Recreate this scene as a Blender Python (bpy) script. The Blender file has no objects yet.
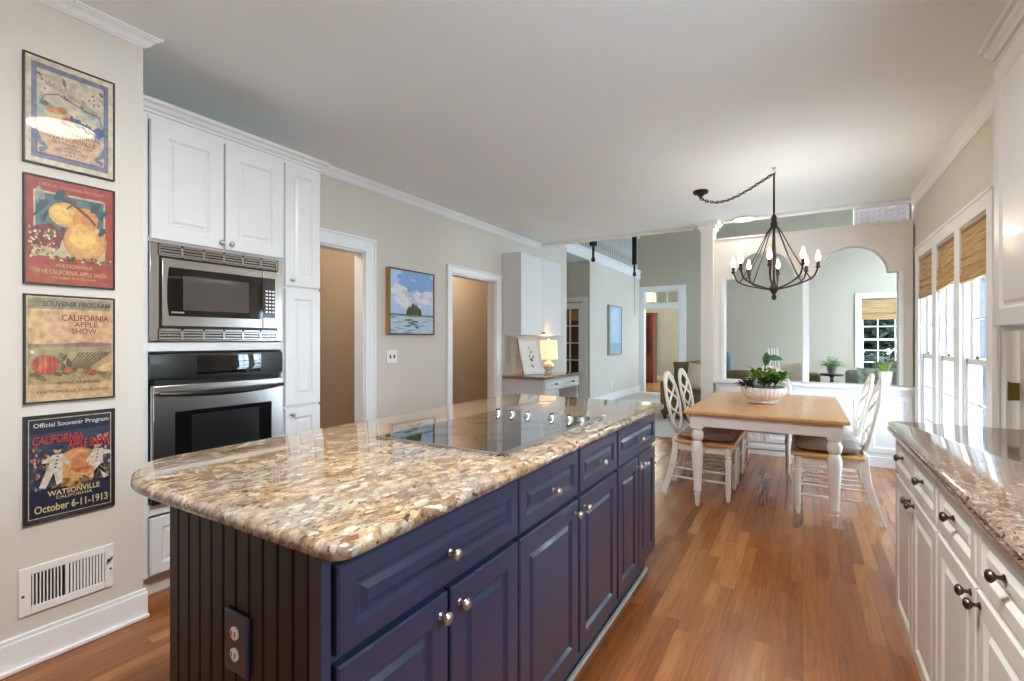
import bpy, math, random
from math import sin, cos, pi, radians
from mathutils import Vector, Matrix

random.seed(7)
scene = bpy.context.scene
COL = scene.collection

# ------------------------------------------------------------------ camera
cam_d = bpy.data.cameras.new('camera')
cam = bpy.data.objects.new('camera', cam_d)
COL.objects.link(cam)
cam.location = (0, 0, 1.27)
cam.rotation_euler = (radians(90), 0, math.atan(291 / 484))
cam_d.sensor_width = 36
cam_d.lens = 484 / 1024 * 36
cam_d.clip_start = 0.05
scene.camera = cam

# ------------------------------------------------------------------ world, exposure
scene.view_settings.view_transform = 'Standard'
scene.view_settings.look = 'None'
scene.view_settings.gamma = 1
scene.view_settings.use_curve_mapping = False
scene.view_settings.exposure = 1.72
W = bpy.data.worlds.new('sky')
scene.world = W
W.use_nodes = True
wn = W.node_tree
bg = wn.nodes['Background']
tc = wn.nodes.new('ShaderNodeTexCoord')
sep = wn.nodes.new('ShaderNodeSeparateXYZ')
rmp = wn.nodes.new('ShaderNodeValToRGB')
rmp.color_ramp.elements[0].position = 0.0
rmp.color_ramp.elements[0].color = (0.76, 0.88, 1.0, 1)
rmp.color_ramp.elements[1].position = 0.7
rmp.color_ramp.elements[1].color = (0.70, 0.84, 1.0, 1)
wn.links.new(tc.outputs['Generated'], sep.inputs[0])
wn.links.new(sep.outputs['Z'], rmp.inputs[0])
wn.links.new(rmp.outputs[0], bg.inputs[0])
bg.inputs[1].default_value = 7.6
cyc = getattr(scene, 'cycles', None)
if cyc:
    cyc.max_bounces = 10
    cyc.diffuse_bounces = 6
    cyc.glossy_bounces = 4
    cyc.transparent_max_bounces = 12
    cyc.sample_clamp_indirect = 6
    cyc.caustics_reflective = False
    cyc.caustics_refractive = False


def portal(loc, rot, sx, sy):
    """daylight portal in a real window opening: guides the sky's own light"""
    d = bpy.data.lights.new('window_daylight', 'AREA')
    d.shape = 'RECTANGLE'
    d.size, d.size_y = sx, sy
    d.cycles.is_portal = True
    o = bpy.data.objects.new('window_daylight', d)
    o.location, o.rotation_euler = loc, rot
    COL.objects.link(o)


def lamp(name, loc, power, color, radius=0.05):
    d = bpy.data.lights.new(name, 'POINT')
    d.energy, d.color, d.shadow_soft_size = power, color, radius
    o = bpy.data.objects.new(name, d)
    o.location = loc
    COL.objects.link(o)
    return o


# ------------------------------------------------------------------ materials
def lin(c):
    return tuple((x / 12.92 if x <= .04045 else ((x + .055) / 1.055) ** 2.4) for x in (v / 255 for v in c))


def new_mat(name):
    m = bpy.data.materials.new(name)
    m.use_nodes = True
    nt = m.node_tree
    return m, nt, nt.nodes['Principled BSDF']


def rgba(c):
    return (*lin(c), 1)


def mat(name, color, rough=.5, metal=0., coat=0., var=0., vscale=8., bump=0., bscale=60., stretch=(1, 1, 1), emit=0., spec=None, coat_rough=.05):
    m, nt, b = new_mat(name)
    b.inputs['Base Color'].default_value = rgba(color)
    b.inputs['Roughness'].default_value = rough
    b.inputs['Metallic'].default_value = metal
    b.inputs['Coat Weight'].default_value = coat
    b.inputs['Coat Roughness'].default_value = coat_rough
    if spec is not None:
        b.inputs['Specular IOR Level'].default_value = spec
    if emit:
        b.inputs['Emission Color'].default_value = rgba(color)
        b.inputs['Emission Strength'].default_value = emit
    L = nt.links.new
    if var or bump:
        t = nt.nodes.new('ShaderNodeTexCoord')
        mp = nt.nodes.new('ShaderNodeMapping')
        mp.inputs['Scale'].default_value = stretch
        L(t.outputs['Object'], mp.inputs[0])
    if var:
        n = nt.nodes.new('ShaderNodeTexNoise')
        n.inputs['Scale'].default_value = vscale
        n.inputs['Detail'].default_value = 4
        L(mp.outputs[0], n.inputs['Vector'])
        r = nt.nodes.new('ShaderNodeValToRGB')
        l = lin(color)
        r.color_ramp.elements[0].position = .3
        r.color_ramp.elements[1].position = .7
        r.color_ramp.elements[0].color = (*[max(0, v * (1 - var)) for v in l], 1)
        r.color_ramp.elements[1].color = (*[min(1, v * (1 + var)) for v in l], 1)
        L(n.outputs[0], r.inputs[0])
        L(r.outputs[0], b.inputs['Base Color'])
    if bump:
        n2 = nt.nodes.new('ShaderNodeTexNoise')
        n2.inputs['Scale'].default_value = bscale
        L(mp.outputs[0], n2.inputs['Vector'])
        bp = nt.nodes.new('ShaderNodeBump')
        bp.inputs['Strength'].default_value = bump
        bp.inputs['Distance'].default_value = .01
        L(n2.outputs[0], bp.inputs['Height'])
        L(bp.outputs[0], b.inputs['Normal'])
    return m


def math_node(nt, op, a, b=None, c=None):
    n = nt.nodes.new('ShaderNodeMath')
    n.operation = op
    for i, v in enumerate((a, b, c)):
        if v is None:
            continue
        if isinstance(v, (int, float)):
            n.inputs[i].default_value = v
        else:
            nt.links.new(v, n.inputs[i])
    return n.outputs[0]


def ramp(nt, fac, stops, interp='LINEAR'):
    r = nt.nodes.new('ShaderNodeValToRGB')
    r.color_ramp.interpolation = interp
    e = r.color_ramp.elements
    while len(e) < len(stops):
        e.new(.5)
    for el, (p, c) in zip(e, stops):
        el.position = p
        el.color = rgba(c)
    nt.links.new(fac, r.inputs[0])
    return r.outputs[0]


def mixc(nt, fac, a, b, blend='MIX'):
    n = nt.nodes.new('ShaderNodeMix')
    n.data_type = 'RGBA'
    n.blend_type = blend
    for i, v in ((0, fac), (6, a), (7, b)):
        if isinstance(v, (int, float)):
            n.inputs[i].default_value = v
        elif isinstance(v, tuple):
            n.inputs[i].default_value = rgba(v)
        else:
            nt.links.new(v, n.inputs[i])
    return n.outputs[2]


def wood_floor_mat(name, tones, w=.060, ln=.85, rough=.27):
    m, nt, b = new_mat(name)
    t = nt.nodes.new('ShaderNodeTexCoord')
    s = nt.nodes.new('ShaderNodeSeparateXYZ')
    nt.links.new(t.outputs['Object'], s.inputs[0])
    xs = math_node(nt, 'DIVIDE', s.outputs['X'], w)
    row = math_node(nt, 'FLOOR', xs)
    wn1 = nt.nodes.new('ShaderNodeTexWhiteNoise')
    wn1.noise_dimensions = '1D'
    nt.links.new(row, wn1.inputs['W'])
    ys = math_node(nt, 'ADD', math_node(nt, 'DIVIDE', s.outputs['Y'], ln), math_node(nt, 'MULTIPLY', wn1.outputs['Value'], 9.3))
    cell = math_node(nt, 'FLOOR', ys)
    cmb = nt.nodes.new('ShaderNodeCombineXYZ')
    nt.links.new(row, cmb.inputs[0])
    nt.links.new(cell, cmb.inputs[1])
    wn2 = nt.nodes.new('ShaderNodeTexWhiteNoise')
    wn2.noise_dimensions = '2D'
    nt.links.new(cmb.outputs[0], wn2.inputs['Vector'])
    base = ramp(nt, wn2.outputs['Value'], tones)
    mp = nt.nodes.new('ShaderNodeMapping')
    mp.inputs['Scale'].default_value = (38, 2.2, 1)
    off = nt.nodes.new('ShaderNodeCombineXYZ')
    nt.links.new(math_node(nt, 'MULTIPLY', wn2.outputs['Value'], 40), off.inputs[0])
    nt.links.new(math_node(nt, 'MULTIPLY', wn2.outputs['Value'], 17), off.inputs[1])
    nt.links.new(off.outputs[0], mp.inputs['Location'])
    nt.links.new(t.outputs['Object'], mp.inputs[0])
    n = nt.nodes.new('ShaderNodeTexNoise')
    n.inputs['Scale'].default_value = 1.6
    n.inputs['Detail'].default_value = 6
    n.inputs['Distortion'].default_value = 1.2
    nt.links.new(mp.outputs[0], n.inputs['Vector'])
    grain = ramp(nt, n.outputs[0], [(.3, (182, 166, 152)), (.6, (235, 230, 225))])
    c = mixc(nt, .75, base, grain, 'MULTIPLY')
    fx = math_node(nt, 'FRACT', xs)
    fy = math_node(nt, 'FRACT', ys)
    gx = math_node(nt, 'LESS_THAN', math_node(nt, 'MINIMUM', fx, math_node(nt, 'SUBTRACT', 1, fx)), .014)
    gy = math_node(nt, 'LESS_THAN', math_node(nt, 'MINIMUM', fy, math_node(nt, 'SUBTRACT', 1, fy)), .0014)
    gap = math_node(nt, 'MAXIMUM', gx, gy)
    c = mixc(nt, math_node(nt, 'MULTIPLY', gap, .42), c, (58, 30, 14))
    nt.links.new(c, b.inputs['Base Color'])
    b.inputs['Roughness'].default_value = rough
    b.inputs['Coat Weight'].default_value = .16
    b.inputs['Coat Roughness'].default_value = .13
    return m


def granite_mat(name, tones, scale=50., dark=(34, 26, 22), grey=(150, 146, 140), stretch=(1, .62, 1), rough=.06):
    m, nt, b = new_mat(name)
    t = nt.nodes.new('ShaderNodeTexCoord')
    mp = nt.nodes.new('ShaderNodeMapping')
    mp.inputs['Scale'].default_value = stretch
    mp.inputs['Rotation'].default_value = (0, 0, radians(35))
    nt.links.new(t.outputs['Object'], mp.inputs[0])
    nz = nt.nodes.new('ShaderNodeTexNoise')
    nz.inputs['Scale'].default_value = 22
    nz.inputs['Detail'].default_value = 5
    nt.links.new(mp.outputs[0], nz.inputs['Vector'])
    vm = nt.nodes.new('ShaderNodeVectorMath')
    vm.operation = 'MULTIPLY_ADD'
    nt.links.new(nz.outputs['Color'], vm.inputs[0])
    vm.inputs[1].default_value = (.055, .055, .055)
    nt.links.new(mp.outputs[0], vm.inputs[2])
    v = nt.nodes.new('ShaderNodeTexVoronoi')
    v.inputs['Scale'].default_value = scale
    v.inputs['Randomness'].default_value = 1
    nt.links.new(vm.outputs[0], v.inputs['Vector'])
    sp = nt.nodes.new('ShaderNodeSeparateColor')
    nt.links.new(v.outputs['Color'], sp.inputs[0])
    base = ramp(nt, sp.outputs[0], tones)
    big = nt.nodes.new('ShaderNodeTexNoise')
    big.inputs['Scale'].default_value = 5
    big.inputs['Detail'].default_value = 3
    nt.links.new(mp.outputs[0], big.inputs['Vector'])
    base = mixc(nt, math_node(nt, 'MULTIPLY', ramp(nt, big.outputs[0], [(.5, (0, 0, 0)), (.66, (255, 255, 255))]), .6), base, grey)
    v2 = nt.nodes.new('ShaderNodeTexVoronoi')
    v2.feature = 'DISTANCE_TO_EDGE'
    v2.inputs['Scale'].default_value = scale
    nt.links.new(vm.outputs[0], v2.inputs['Vector'])
    n6 = nt.nodes.new('ShaderNodeTexNoise')
    n6.inputs['Scale'].default_value = 14
    n6.inputs['Detail'].default_value = 4
    nt.links.new(mp.outputs[0], n6.inputs['Vector'])
    seam = math_node(nt, 'MULTIPLY', ramp(nt, v2.outputs['Distance'], [(.03, (255, 255, 255)), (.13, (0, 0, 0))]), ramp(nt, n6.outputs[0], [(.4, (0, 0, 0)), (.58, (255, 255, 255))]))
    base = mixc(nt, math_node(nt, 'MULTIPLY', seam, .5), base, (84, 60, 42))
    # dark mineral veins between the pebbles
    ed = ramp(nt, v.outputs['Distance'], [(.30, (0, 0, 0)), (.62, (255, 255, 255))])
    n3 = nt.nodes.new('ShaderNodeTexNoise')
    n3.inputs['Scale'].default_value = 34
    n3.inputs['Detail'].default_value = 6
    nt.links.new(mp.outputs[0], n3.inputs['Vector'])
    vein = math_node(nt, 'MULTIPLY', ed, ramp(nt, n3.outputs[0], [(.42, (0, 0, 0)), (.6, (255, 255, 255))]))
    base = mixc(nt, math_node(nt, 'MULTIPLY', vein, .62), base, (104, 74, 48))
    n4 = nt.nodes.new('ShaderNodeTexNoise')
    n4.inputs['Scale'].default_value = 85
    n4.inputs['Detail'].default_value = 3
    nt.links.new(mp.outputs[0], n4.inputs['Vector'])
    sk = ramp(nt, n4.outputs[0], [(.615, (0, 0, 0)), (.66, (255, 255, 255))])
    base = mixc(nt, math_node(nt, 'MULTIPLY', sk, .85), base, dark)
    n5 = nt.nodes.new('ShaderNodeTexNoise')
    n5.inputs['Scale'].default_value = 180
    nt.links.new(mp.outputs[0], n5.inputs['Vector'])
    base = mixc(nt, .35, base, ramp(nt, n5.outputs[0], [(.35, (120, 105, 90)), (.65, (255, 250, 240))]), 'MULTIPLY')
    nt.links.new(base, b.inputs['Base Color'])
    b.inputs['Roughness'].default_value = rough
    b.inputs['Coat Weight'].default_value = .4
    b.inputs['Coat Roughness'].default_value = .02
    return m


def glass_mat(name, tint=(255, 255, 255), refl=1.0):
    m, nt, b = new_mat(name)
    nt.nodes.remove(b)
    out = nt.nodes['Material Output']
    tr = nt.nodes.new('ShaderNodeBsdfTransparent')
    tr.inputs[0].default_value = rgba(tint)
    gl = nt.nodes.new('ShaderNodeBsdfGlossy')
    gl.inputs['Roughness'].default_value = .01
    ge = nt.nodes.new('ShaderNodeNewGeometry')
    dt = nt.nodes.new('ShaderNodeVectorMath')
    dt.operation = 'DOT_PRODUCT'
    nt.links.new(ge.outputs['Incoming'], dt.inputs[0])
    nt.links.new(ge.outputs['Normal'], dt.inputs[1])
    fz = math_node(nt, 'POWER', math_node(nt, 'SUBTRACT', 1, math_node(nt, 'ABSOLUTE', dt.outputs['Value'])), 5)
    fres = math_node(nt, 'MULTIPLY_ADD', fz, .5, .03)
    mx = nt.nodes.new('ShaderNodeMixShader')
    nt.links.new(math_node(nt, 'MULTIPLY', fres, refl), mx.inputs[0])
    nt.links.new(tr.outputs[0], mx.inputs[1])
    nt.links.new(gl.outputs[0], mx.inputs[2])
    nt.links.new(mx.outputs[0], out.inputs[0])
    return m


def bamboo_mat(name):
    m, nt, b = new_mat(name)
    t = nt.nodes.new('ShaderNodeTexCoord')
    mp = nt.nodes.new('ShaderNodeMapping')
    mp.inputs['Scale'].default_value = (3, 3, 150)
    nt.links.new(t.outputs['Object'], mp.inputs[0])
    n = nt.nodes.new('ShaderNodeTexNoise')
    n.inputs['Scale'].default_value = 1.0
    n.inputs['Detail'].default_value = 5
    nt.links.new(mp.outputs[0], n.inputs['Vector'])
    c = ramp(nt, n.outputs[0], [(.3, (140, 106, 62)), (.48, (190, 156, 106)), (.68, (216, 188, 142))])
    nt.links.new(c, b.inputs['Base Color'])
    b.inputs['Roughness'].default_value = .7
    b.inputs['Transmission Weight'].default_value = 0
    bp = nt.nodes.new('ShaderNodeBump')
    bp.inputs['Strength'].default_value = .5
    bp.inputs['Distance'].default_value = .004
    nt.links.new(n.outputs[0], bp.inputs['Height'])
    nt.links.new(bp.outputs[0], b.inputs['Normal'])
    # thin reeds let some daylight through
    tl = nt.nodes.new('ShaderNodeBsdfTranslucent')
    nt.links.new(c, tl.inputs[0])
    mx = nt.nodes.new('ShaderNodeMixShader')
    mx.inputs[0].default_value = .2
    out = nt.nodes['Material Output']
    nt.links.new(b.outputs[0], mx.inputs[1])
    nt.links.new(tl.outputs[0], mx.inputs[2])
    nt.links.new(mx.outputs[0], out.inputs[0])
    return m


def oak_mat(name, c0, c1, c2, along='Y', rough=.28, coat=.18):
    m, nt, b = new_mat(name)
    t = nt.nodes.new('ShaderNodeTexCoord')
    mp = nt.nodes.new('ShaderNodeMapping')
    mp.inputs['Scale'].default_value = (26, 1.6, 26) if along == 'Y' else (1.6, 26, 26)
    nt.links.new(t.outputs['Object'], mp.inputs[0])
    n = nt.nodes.new('ShaderNodeTexNoise')
    n.inputs['Scale'].default_value = 1.4
    n.inputs['Detail'].default_value = 6
    n.inputs['Distortion'].default_value = .8
    nt.links.new(mp.outputs[0], n.inputs['Vector'])
    c = ramp(nt, n.outputs[0], [(.3, c0), (.5, c1), (.7, c2)])
    nt.links.new(c, b.inputs['Base Color'])
    b.inputs['Roughness'].default_value = rough
    b.inputs['Coat Weight'].default_value = coat
    return m


def steel_mat(name, color=(190, 188, 184), rough=.28):
    m, nt, b = new_mat(name)
    b.inputs['Base Color'].default_value = rgba(color)
    b.inputs['Metallic'].default_value = 1
    t = nt.nodes.new('ShaderNodeTexCoord')
    mp = nt.nodes.new('ShaderNodeMapping')
    mp.inputs['Scale'].default_value = (4, 4, 420)
    nt.links.new(t.outputs['Object'], mp.inputs[0])
    n = nt.nodes.new('ShaderNodeTexNoise')
    n.inputs['Scale'].default_value = 1
    nt.links.new(mp.outputs[0], n.inputs['Vector'])
    r = nt.nodes.new('ShaderNodeMapRange')
    r.inputs['To Min'].default_value = rough - .06
    r.inputs['To Max'].default_value = rough + .08
    nt.links.new(n.outputs[0], r.inputs[0])
    nt.links.new(r.outputs[0], b.inputs['Roughness'])
    return m


def stripe_mat(name, cols, scale, axis=0, rough=.9):
    m, nt, b = new_mat(name)
    t = nt.nodes.new('ShaderNodeTexCoord')
    mp = nt.nodes.new('ShaderNodeMapping')
    sc = [1.2, 1.2, 1.2]
    sc[axis] = scale
    mp.inputs['Scale'].default_value = sc
    nt.links.new(t.outputs['Object'], mp.inputs[0])
    n = nt.nodes.new('ShaderNodeTexNoise')
    n.inputs['Scale'].default_value = 1
    n.inputs['Detail'].default_value = 3
    nt.links.new(mp.outputs[0], n.inputs['Vector'])
    k = len(cols)
    c = ramp(nt, n.outputs[0], [(.34 + .32 * i / (k - 1), cc) for i, cc in enumerate(cols)])
    nt.links.new(c, b.inputs['Base Color'])
    b.inputs['Roughness'].default_value = rough
    return m


M = {}
M['wall'] = mat('greige wall paint', (214, 207, 194), .75, var=.015, vscale=2, bump=.03, bscale=220)
M['wall_gray'] = mat('grey green wall paint', (192, 181, 161), .8, var=.015, vscale=2)
M['divider'] = mat('warm white divider paint', (230, 224, 216), .6, var=.012, vscale=2)
M['ceiling'] = mat('ceiling paint', (240, 245, 245), .85, var=.008, vscale=2)
M['white'] = mat('white cabinet paint', (222, 222, 219), .35, coat=.1, var=.01, vscale=3)
M['trim'] = mat('white trim paint', (240, 240, 238), .4, var=.01, vscale=3)
M['cream'] = mat('creamy cabinet paint', (212, 205, 193), .35, coat=.1, var=.01, vscale=3)
M['tan'] = mat('tan hallway paint', (168, 148, 126), .8, var=.02, vscale=2)
M['sage'] = mat('pale green paint', (206, 208, 190), .8, var=.02, vscale=2)
M['siding'] = mat('darkened lap siding', (66, 70, 80), .8, var=.3, vscale=3, stretch=(5, 1, .1))  # siding colour darkened to offset the strong daylight on it
M['navy'] = mat('navy cabinet paint', (42, 49, 76), .3, coat=.25, var=.03, vscale=5)
M['navy_end'] = mat('shade darkened beadboard paint', (19, 15, 18), .5, coat=.0, var=.04, vscale=5)  # navy darkened so the end panel's shade sits in the paint
M['floor'] = wood_floor_mat('oak strip flooring', [(0, (142, 84, 38)), (.35, (164, 100, 48)), (.7, (176, 114, 58)), (1, (192, 132, 74))])
M['floor2'] = wood_floor_mat('honey strip flooring', [(0, (176, 118, 60)), (.5, (204, 150, 86)), (1, (220, 170, 104))])
M['carpet'] = mat('pale carpet', (214, 207, 195), .95, var=.04, vscale=30, bump=.4, bscale=300)
M['granite'] = granite_mat('gold granite', [(0, (104, 84, 64)), (.15, (142, 117, 88)), (.4, (168, 143, 109)), (.65, (188, 167, 134)), (.85, (154, 140, 121)), (1, (200, 189, 168))])
M['granite_dark'] = granite_mat('brown granite', [(0, (104, 82, 66)), (.3, (134, 110, 92)), (.55, (158, 136, 118)), (.8, (142, 122, 108)), (1, (176, 158, 142))], scale=95, grey=(150, 140, 136), rough=.1)
M['steel'] = mat('brushed steel', (192, 188, 182), .24, metal=1)
M['nickel'] = mat('satin nickel', (196, 192, 186), .28, metal=1)
M['pewter'] = mat('dark pewter', (96, 88, 80), .35, metal=1)
M['black_glass'] = mat('black ceramic glass', (10, 10, 12), .03, coat=1, coat_rough=.01)
M['smoke_glass'] = mat('smoked oven glass', (16, 15, 15), .05, coat=.6)
M['screen'] = mat('grey perforated screen', (74, 70, 66), .1, coat=.8)
M['ring'] = mat('printed burner ring', (26, 26, 28), .2)
M['black'] = mat('black enamel', (22, 21, 21), .3, coat=.3)
M['slot'] = mat('dark slot', (26, 25, 24), .7)
M['iron'] = mat('aged bronze iron', (62, 50, 42), .5, metal=.7, var=.15, vscale=30)
M['black_iron'] = mat('black iron', (34, 32, 31), .55, metal=.4)
M['glass'] = glass_mat('window glass', (230, 234, 238))
M['bamboo'] = bamboo_mat('woven bamboo')
M['oak'] = oak_mat('honey oak', (200, 142, 80), (210, 154, 92), (218, 166, 104), 'Y')
M['oak_seat'] = oak_mat('honey oak seat', (190, 134, 74), (212, 158, 94), (224, 176, 114), 'X', .3, .3)
M['chair_white'] = mat('antique white paint', (232, 227, 216), .4, coat=.1, var=.03, vscale=10)
M['cush_stripe'] = stripe_mat('striped cushion fabric', [(112, 96, 88), (192, 176, 164), (132, 114, 104), (208, 194, 182)], 30, 1)
M['cush_gray'] = stripe_mat('grey cushion fabric', [(158, 148, 144), (188, 180, 174), (168, 158, 152)], 14, 1)
M['ceramic'] = mat('white ceramic', (240, 238, 236), .25, coat=.4)
M['soil'] = mat('potting soil', (52, 40, 30), .95, bump=.5)
M['leaf'] = mat('green leaf', (92, 148, 58), .45, var=.35, vscale=14)
M['leaf_light'] = mat('light green leaf', (160, 190, 92), .45, var=.3, vscale=14)
M['leaf_dark'] = mat('dark green leaf', (58, 104, 52), .45, var=.3, vscale=14)
M['leaf_purple'] = mat('dusky purple leaf', (74, 62, 66), .5, var=.3, vscale=14)
M['fern'] = mat('fern green', (140, 186, 100), .6, var=.3, vscale=20)
M['tree'] = mat('tree foliage', (38, 50, 28), .8, var=.4, vscale=5)
M['tree_light'] = mat('light tree foliage', (72, 86, 44), .8, var=.35, vscale=5)
M['tree_brightened'] = mat('brightened tree foliage', (150, 172, 84), .8, var=.4, vscale=5)  # leaf colour lightened to give this tree a sunlit reflection
M['bark'] = mat('bark', (92, 76, 62), .9, var=.2, vscale=12)
M['bounce_ground'] = mat('whitened bounce ground', (232, 234, 232), .95, var=.06, vscale=2)  # ground whitened to bounce daylight up to the ceiling
M['olive'] = mat('olive brown upholstery', (112, 94, 62), .95, var=.06, vscale=40, bump=.2, bscale=300)
M['olive_green'] = mat('moss green velvet', (116, 108, 62), .9, var=.08, vscale=20)
M['linen'] = mat('oatmeal linen', (212, 198, 176), .95, var=.05, vscale=40)
M['gray_cloth'] = mat('grey upholstery', (164, 160, 154), .95, var=.06, vscale=40)
M['taupe'] = mat('taupe upholstery', (160, 146, 136), .95, var=.06, vscale=40)
M['green_cloth'] = mat('leafy green print', (172, 190, 168), .95, var=.5, vscale=18)
M['blue_gray'] = mat('slate upholstery', (120, 126, 130), .95, var=.05, vscale=40)
M['cherry'] = mat('cherry wood', (112, 46, 30), .35, coat=.3, var=.2, vscale=8, stretch=(6, 6, 1))
M['dark_wood'] = mat('dark shelf back', (64, 36, 28), .5)
M['brown_wood'] = mat('brown wood', (150, 108, 68), .5, var=.15, vscale=8)
M['plastic'] = mat('white plastic', (240, 238, 232), .35)
M['gilt'] = mat('gilt wood', (188, 138, 66), .4, metal=.25, var=.12, vscale=20)
M['dark_frame'] = mat('dark bronze frame', (48, 42, 36), .4)
M['silver'] = mat('champagne frame', (176, 170, 140), .4, metal=.3)
M['shade'] = mat('lamp shade linen', (255, 222, 176), .8, emit=.28)
M['bulb'] = mat('glowing bulb', (255, 216, 160), .3, emit=6)
M['diffuser'] = mat('lit opal glass', (244, 247, 252), .3, emit=30)  # glowing lens of the added fill light over the aisle
M['diffuser_dim'] = mat('softly lit opal glass', (255, 240, 214), .3, emit=6)
M['lantern'] = mat('lit lantern glass', (255, 226, 160), .3, emit=1.0)
M['can'] = mat('lit recessed lens', (255, 246, 228), .3, emit=9)
M['wicker'] = mat('white wicker', (232, 230, 236), .6, var=.04, vscale=20)
M['acrylic'] = mat('clear bowl glass', (226, 224, 216), .08, coat=1)
M['brass'] = mat('brass', (130, 104, 60), .4, metal=1)


# ------------------------------------------------------------------ mesh building
class MB:
    def __init__(s):
        s.v, s.f, s.m = [], [], []
        s.mi = 0

    def face(s, idx):
        s.f.append(tuple(idx))
        s.m.append(s.mi)

    def add(s, vs, fs):
        b = len(s.v)
        s.v += [Vector(p) for p in vs]
        for f in fs:
            s.face([b + i for i in f])
        return s

    def box(s, x0, x1, y0, y1, z0, z1):
        x0, x1 = sorted((x0, x1)); y0, y1 = sorted((y0, y1)); z0, z1 = sorted((z0, z1))
        return s.add([(x0, y0, z0), (x1, y0, z0), (x1, y1, z0), (x0, y1, z0), (x0, y0, z1), (x1, y0, z1), (x1, y1, z1), (x0, y1, z1)],
                     [(0, 3, 2, 1), (4, 5, 6, 7), (0, 1, 5, 4), (1, 2, 6, 5), (2, 3, 7, 6), (3, 0, 4, 7)])

    def obox(s, c, U, V, N, w, h, d):
        """box centred at c, w along U, h along V, d along N"""
        c, U, V, N = map(Vector, (c, U, V, N))
        vs = [c + U * (a * w / 2) + V * (b * h / 2) + N * (e * d / 2) for e in (-1, 1) for b in (-1, 1) for a in (-1, 1)]
        return s.add(vs, [(0, 2, 3, 1), (4, 5, 7, 6), (0, 1, 5, 4), (1, 3, 7, 5), (3, 2, 6, 7), (2, 0, 4, 6)])

    def lathe(s, prof, c=(0, 0, 0), axis=(0, 0, 1), seg=20, flute=0, flute_n=0):
        c, ax = Vector(c), Vector(axis).normalized()
        u = ax.orthogonal().normalized()
        w = ax.cross(u)
        b = len(s.v)
        n = len(prof)
        for r, z in prof:
            for k in range(seg):
                a = 2 * pi * k / seg
                rr = r * (1 + (flute * cos(flute_n * a) if flute else 0))
                s.v.append(c + ax * z + (u * cos(a) + w * sin(a)) * rr)
        for i in range(n - 1):
            for k in range(seg):
                k2 = (k + 1) % seg
                s.face((b + i * seg + k, b + i * seg + k2, b + (i + 1) * seg + k2, b + (i + 1) * seg + k))
        if prof[0][0] > 1e-5:
            s.face([b + k for k in reversed(range(seg))])
        if prof[-1][0] > 1e-5:
            s.face([b + (n - 1) * seg + k for k in range(seg)])
        return s

    def tube(s, pts, r, seg=10, closed=False):
        pts = [Vector(p) for p in pts]
        n = len(pts)
        rs = r if isinstance(r, (list, tuple)) else [r] * n
        b = len(s.v)
        u = None
        for i, p in enumerate(pts):
            if closed:
                t = (pts[(i + 1) % n] - pts[i - 1]).normalized()
            else:
                t = (pts[min(i + 1, n - 1)] - pts[max(i - 1, 0)]).normalized()
            if u is None:
                u = t.orthogonal().normalized()
            u = (u - t * u.dot(t)).normalized()
            w = t.cross(u)
            for k in range(seg):
                a = 2 * pi * k / seg
                s.v.append(p + (u * cos(a) + w * sin(a)) * rs[i])
        m = n if closed else n - 1
        for i in range(m):
            j = (i + 1) % n
            for k in range(seg):
                k2 = (k + 1) % seg
                s.face((b + i * seg + k, b + i * seg + k2, b + j * seg + k2, b + j * seg + k))
        if not closed:
            s.face([b + k for k in reversed(range(seg))])
            s.face([b + (n - 1) * seg + k for k in range(seg)])
        return s

    def sweep(s, pts, wides, thick, normal, closed=False):
        """rectangular bar along pts; `thick` is its size along `normal`, `wides` across"""
        pts = [Vector(p) for p in pts]
        n = len(pts)
        N0 = normal if callable(normal) else (lambda i: Vector(normal))
        ws = wides if isinstance(wides, (list, tuple)) else [wides] * n
        th = thick if isinstance(thick, (list, tuple)) else [thick] * n
        b = len(s.v)
        for i, p in enumerate(pts):
            if closed:
                t = (pts[(i + 1) % n] - pts[i - 1]).normalized()
            else:
                t = (pts[min(i + 1, n - 1)] - pts[max(i - 1, 0)]).normalized()
            N = Vector(N0(i))
            N = (N - t * N.dot(t)).normalized()
            w = t.cross(N)
            for a, e in ((-1, -1), (1, -1), (1, 1), (-1, 1)):
                s.v.append(p + w * (a * ws[i] / 2) + N * (e * th[i] / 2))
        m = n if closed else n - 1
        for i in range(m):
            j = (i + 1) % n
            for k in range(4):
                k2 = (k + 1) % 4
                s.face((b + i * 4 + k, b + i * 4 + k2, b + j * 4 + k2, b + j * 4 + k))
        if not closed:
            s.face([b + 3, b + 2, b + 1, b])
            e = b + (n - 1) * 4
            s.face([e, e + 1, e + 2, e + 3])
        return s

    def prism(s, poly, fn, d0, d1):
        """poly: 2-D outline; fn(a, b, d) -> 3-D point"""
        n = len(poly)
        b = len(s.v)
        for d in (d0, d1):
            for p in poly:
                s.v.append(Vector(fn(p[0], p[1], d)))
        s.face([b + i for i in reversed(range(n))])
        s.face([b + n + i for i in range(n)])
        for i in range(n):
            j = (i + 1) % n
            s.face((b + i, b + j, b + n + j, b + n + i))
        return s

    def ellipsoid(s, c, r, seg=16, rings=10, M3=None):
        b = len(s.v)
        c = Vector(c)
        for i in range(rings + 1):
            th = pi * i / rings
            for k in range(seg):
                a = 2 * pi * k / seg
                p = Vector((r[0] * sin(th) * cos(a), r[1] * sin(th) * sin(a), r[2] * cos(th)))
                if M3:
                    p = M3 @ p
                s.v.append(c + p)
        for i in range(rings):
            for k in range(seg):
                k2 = (k + 1) % seg
                s.face((b + i * seg + k, b + (i + 1) * seg + k, b + (i + 1) * seg + k2, b + i * seg + k2))
        return s

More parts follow.
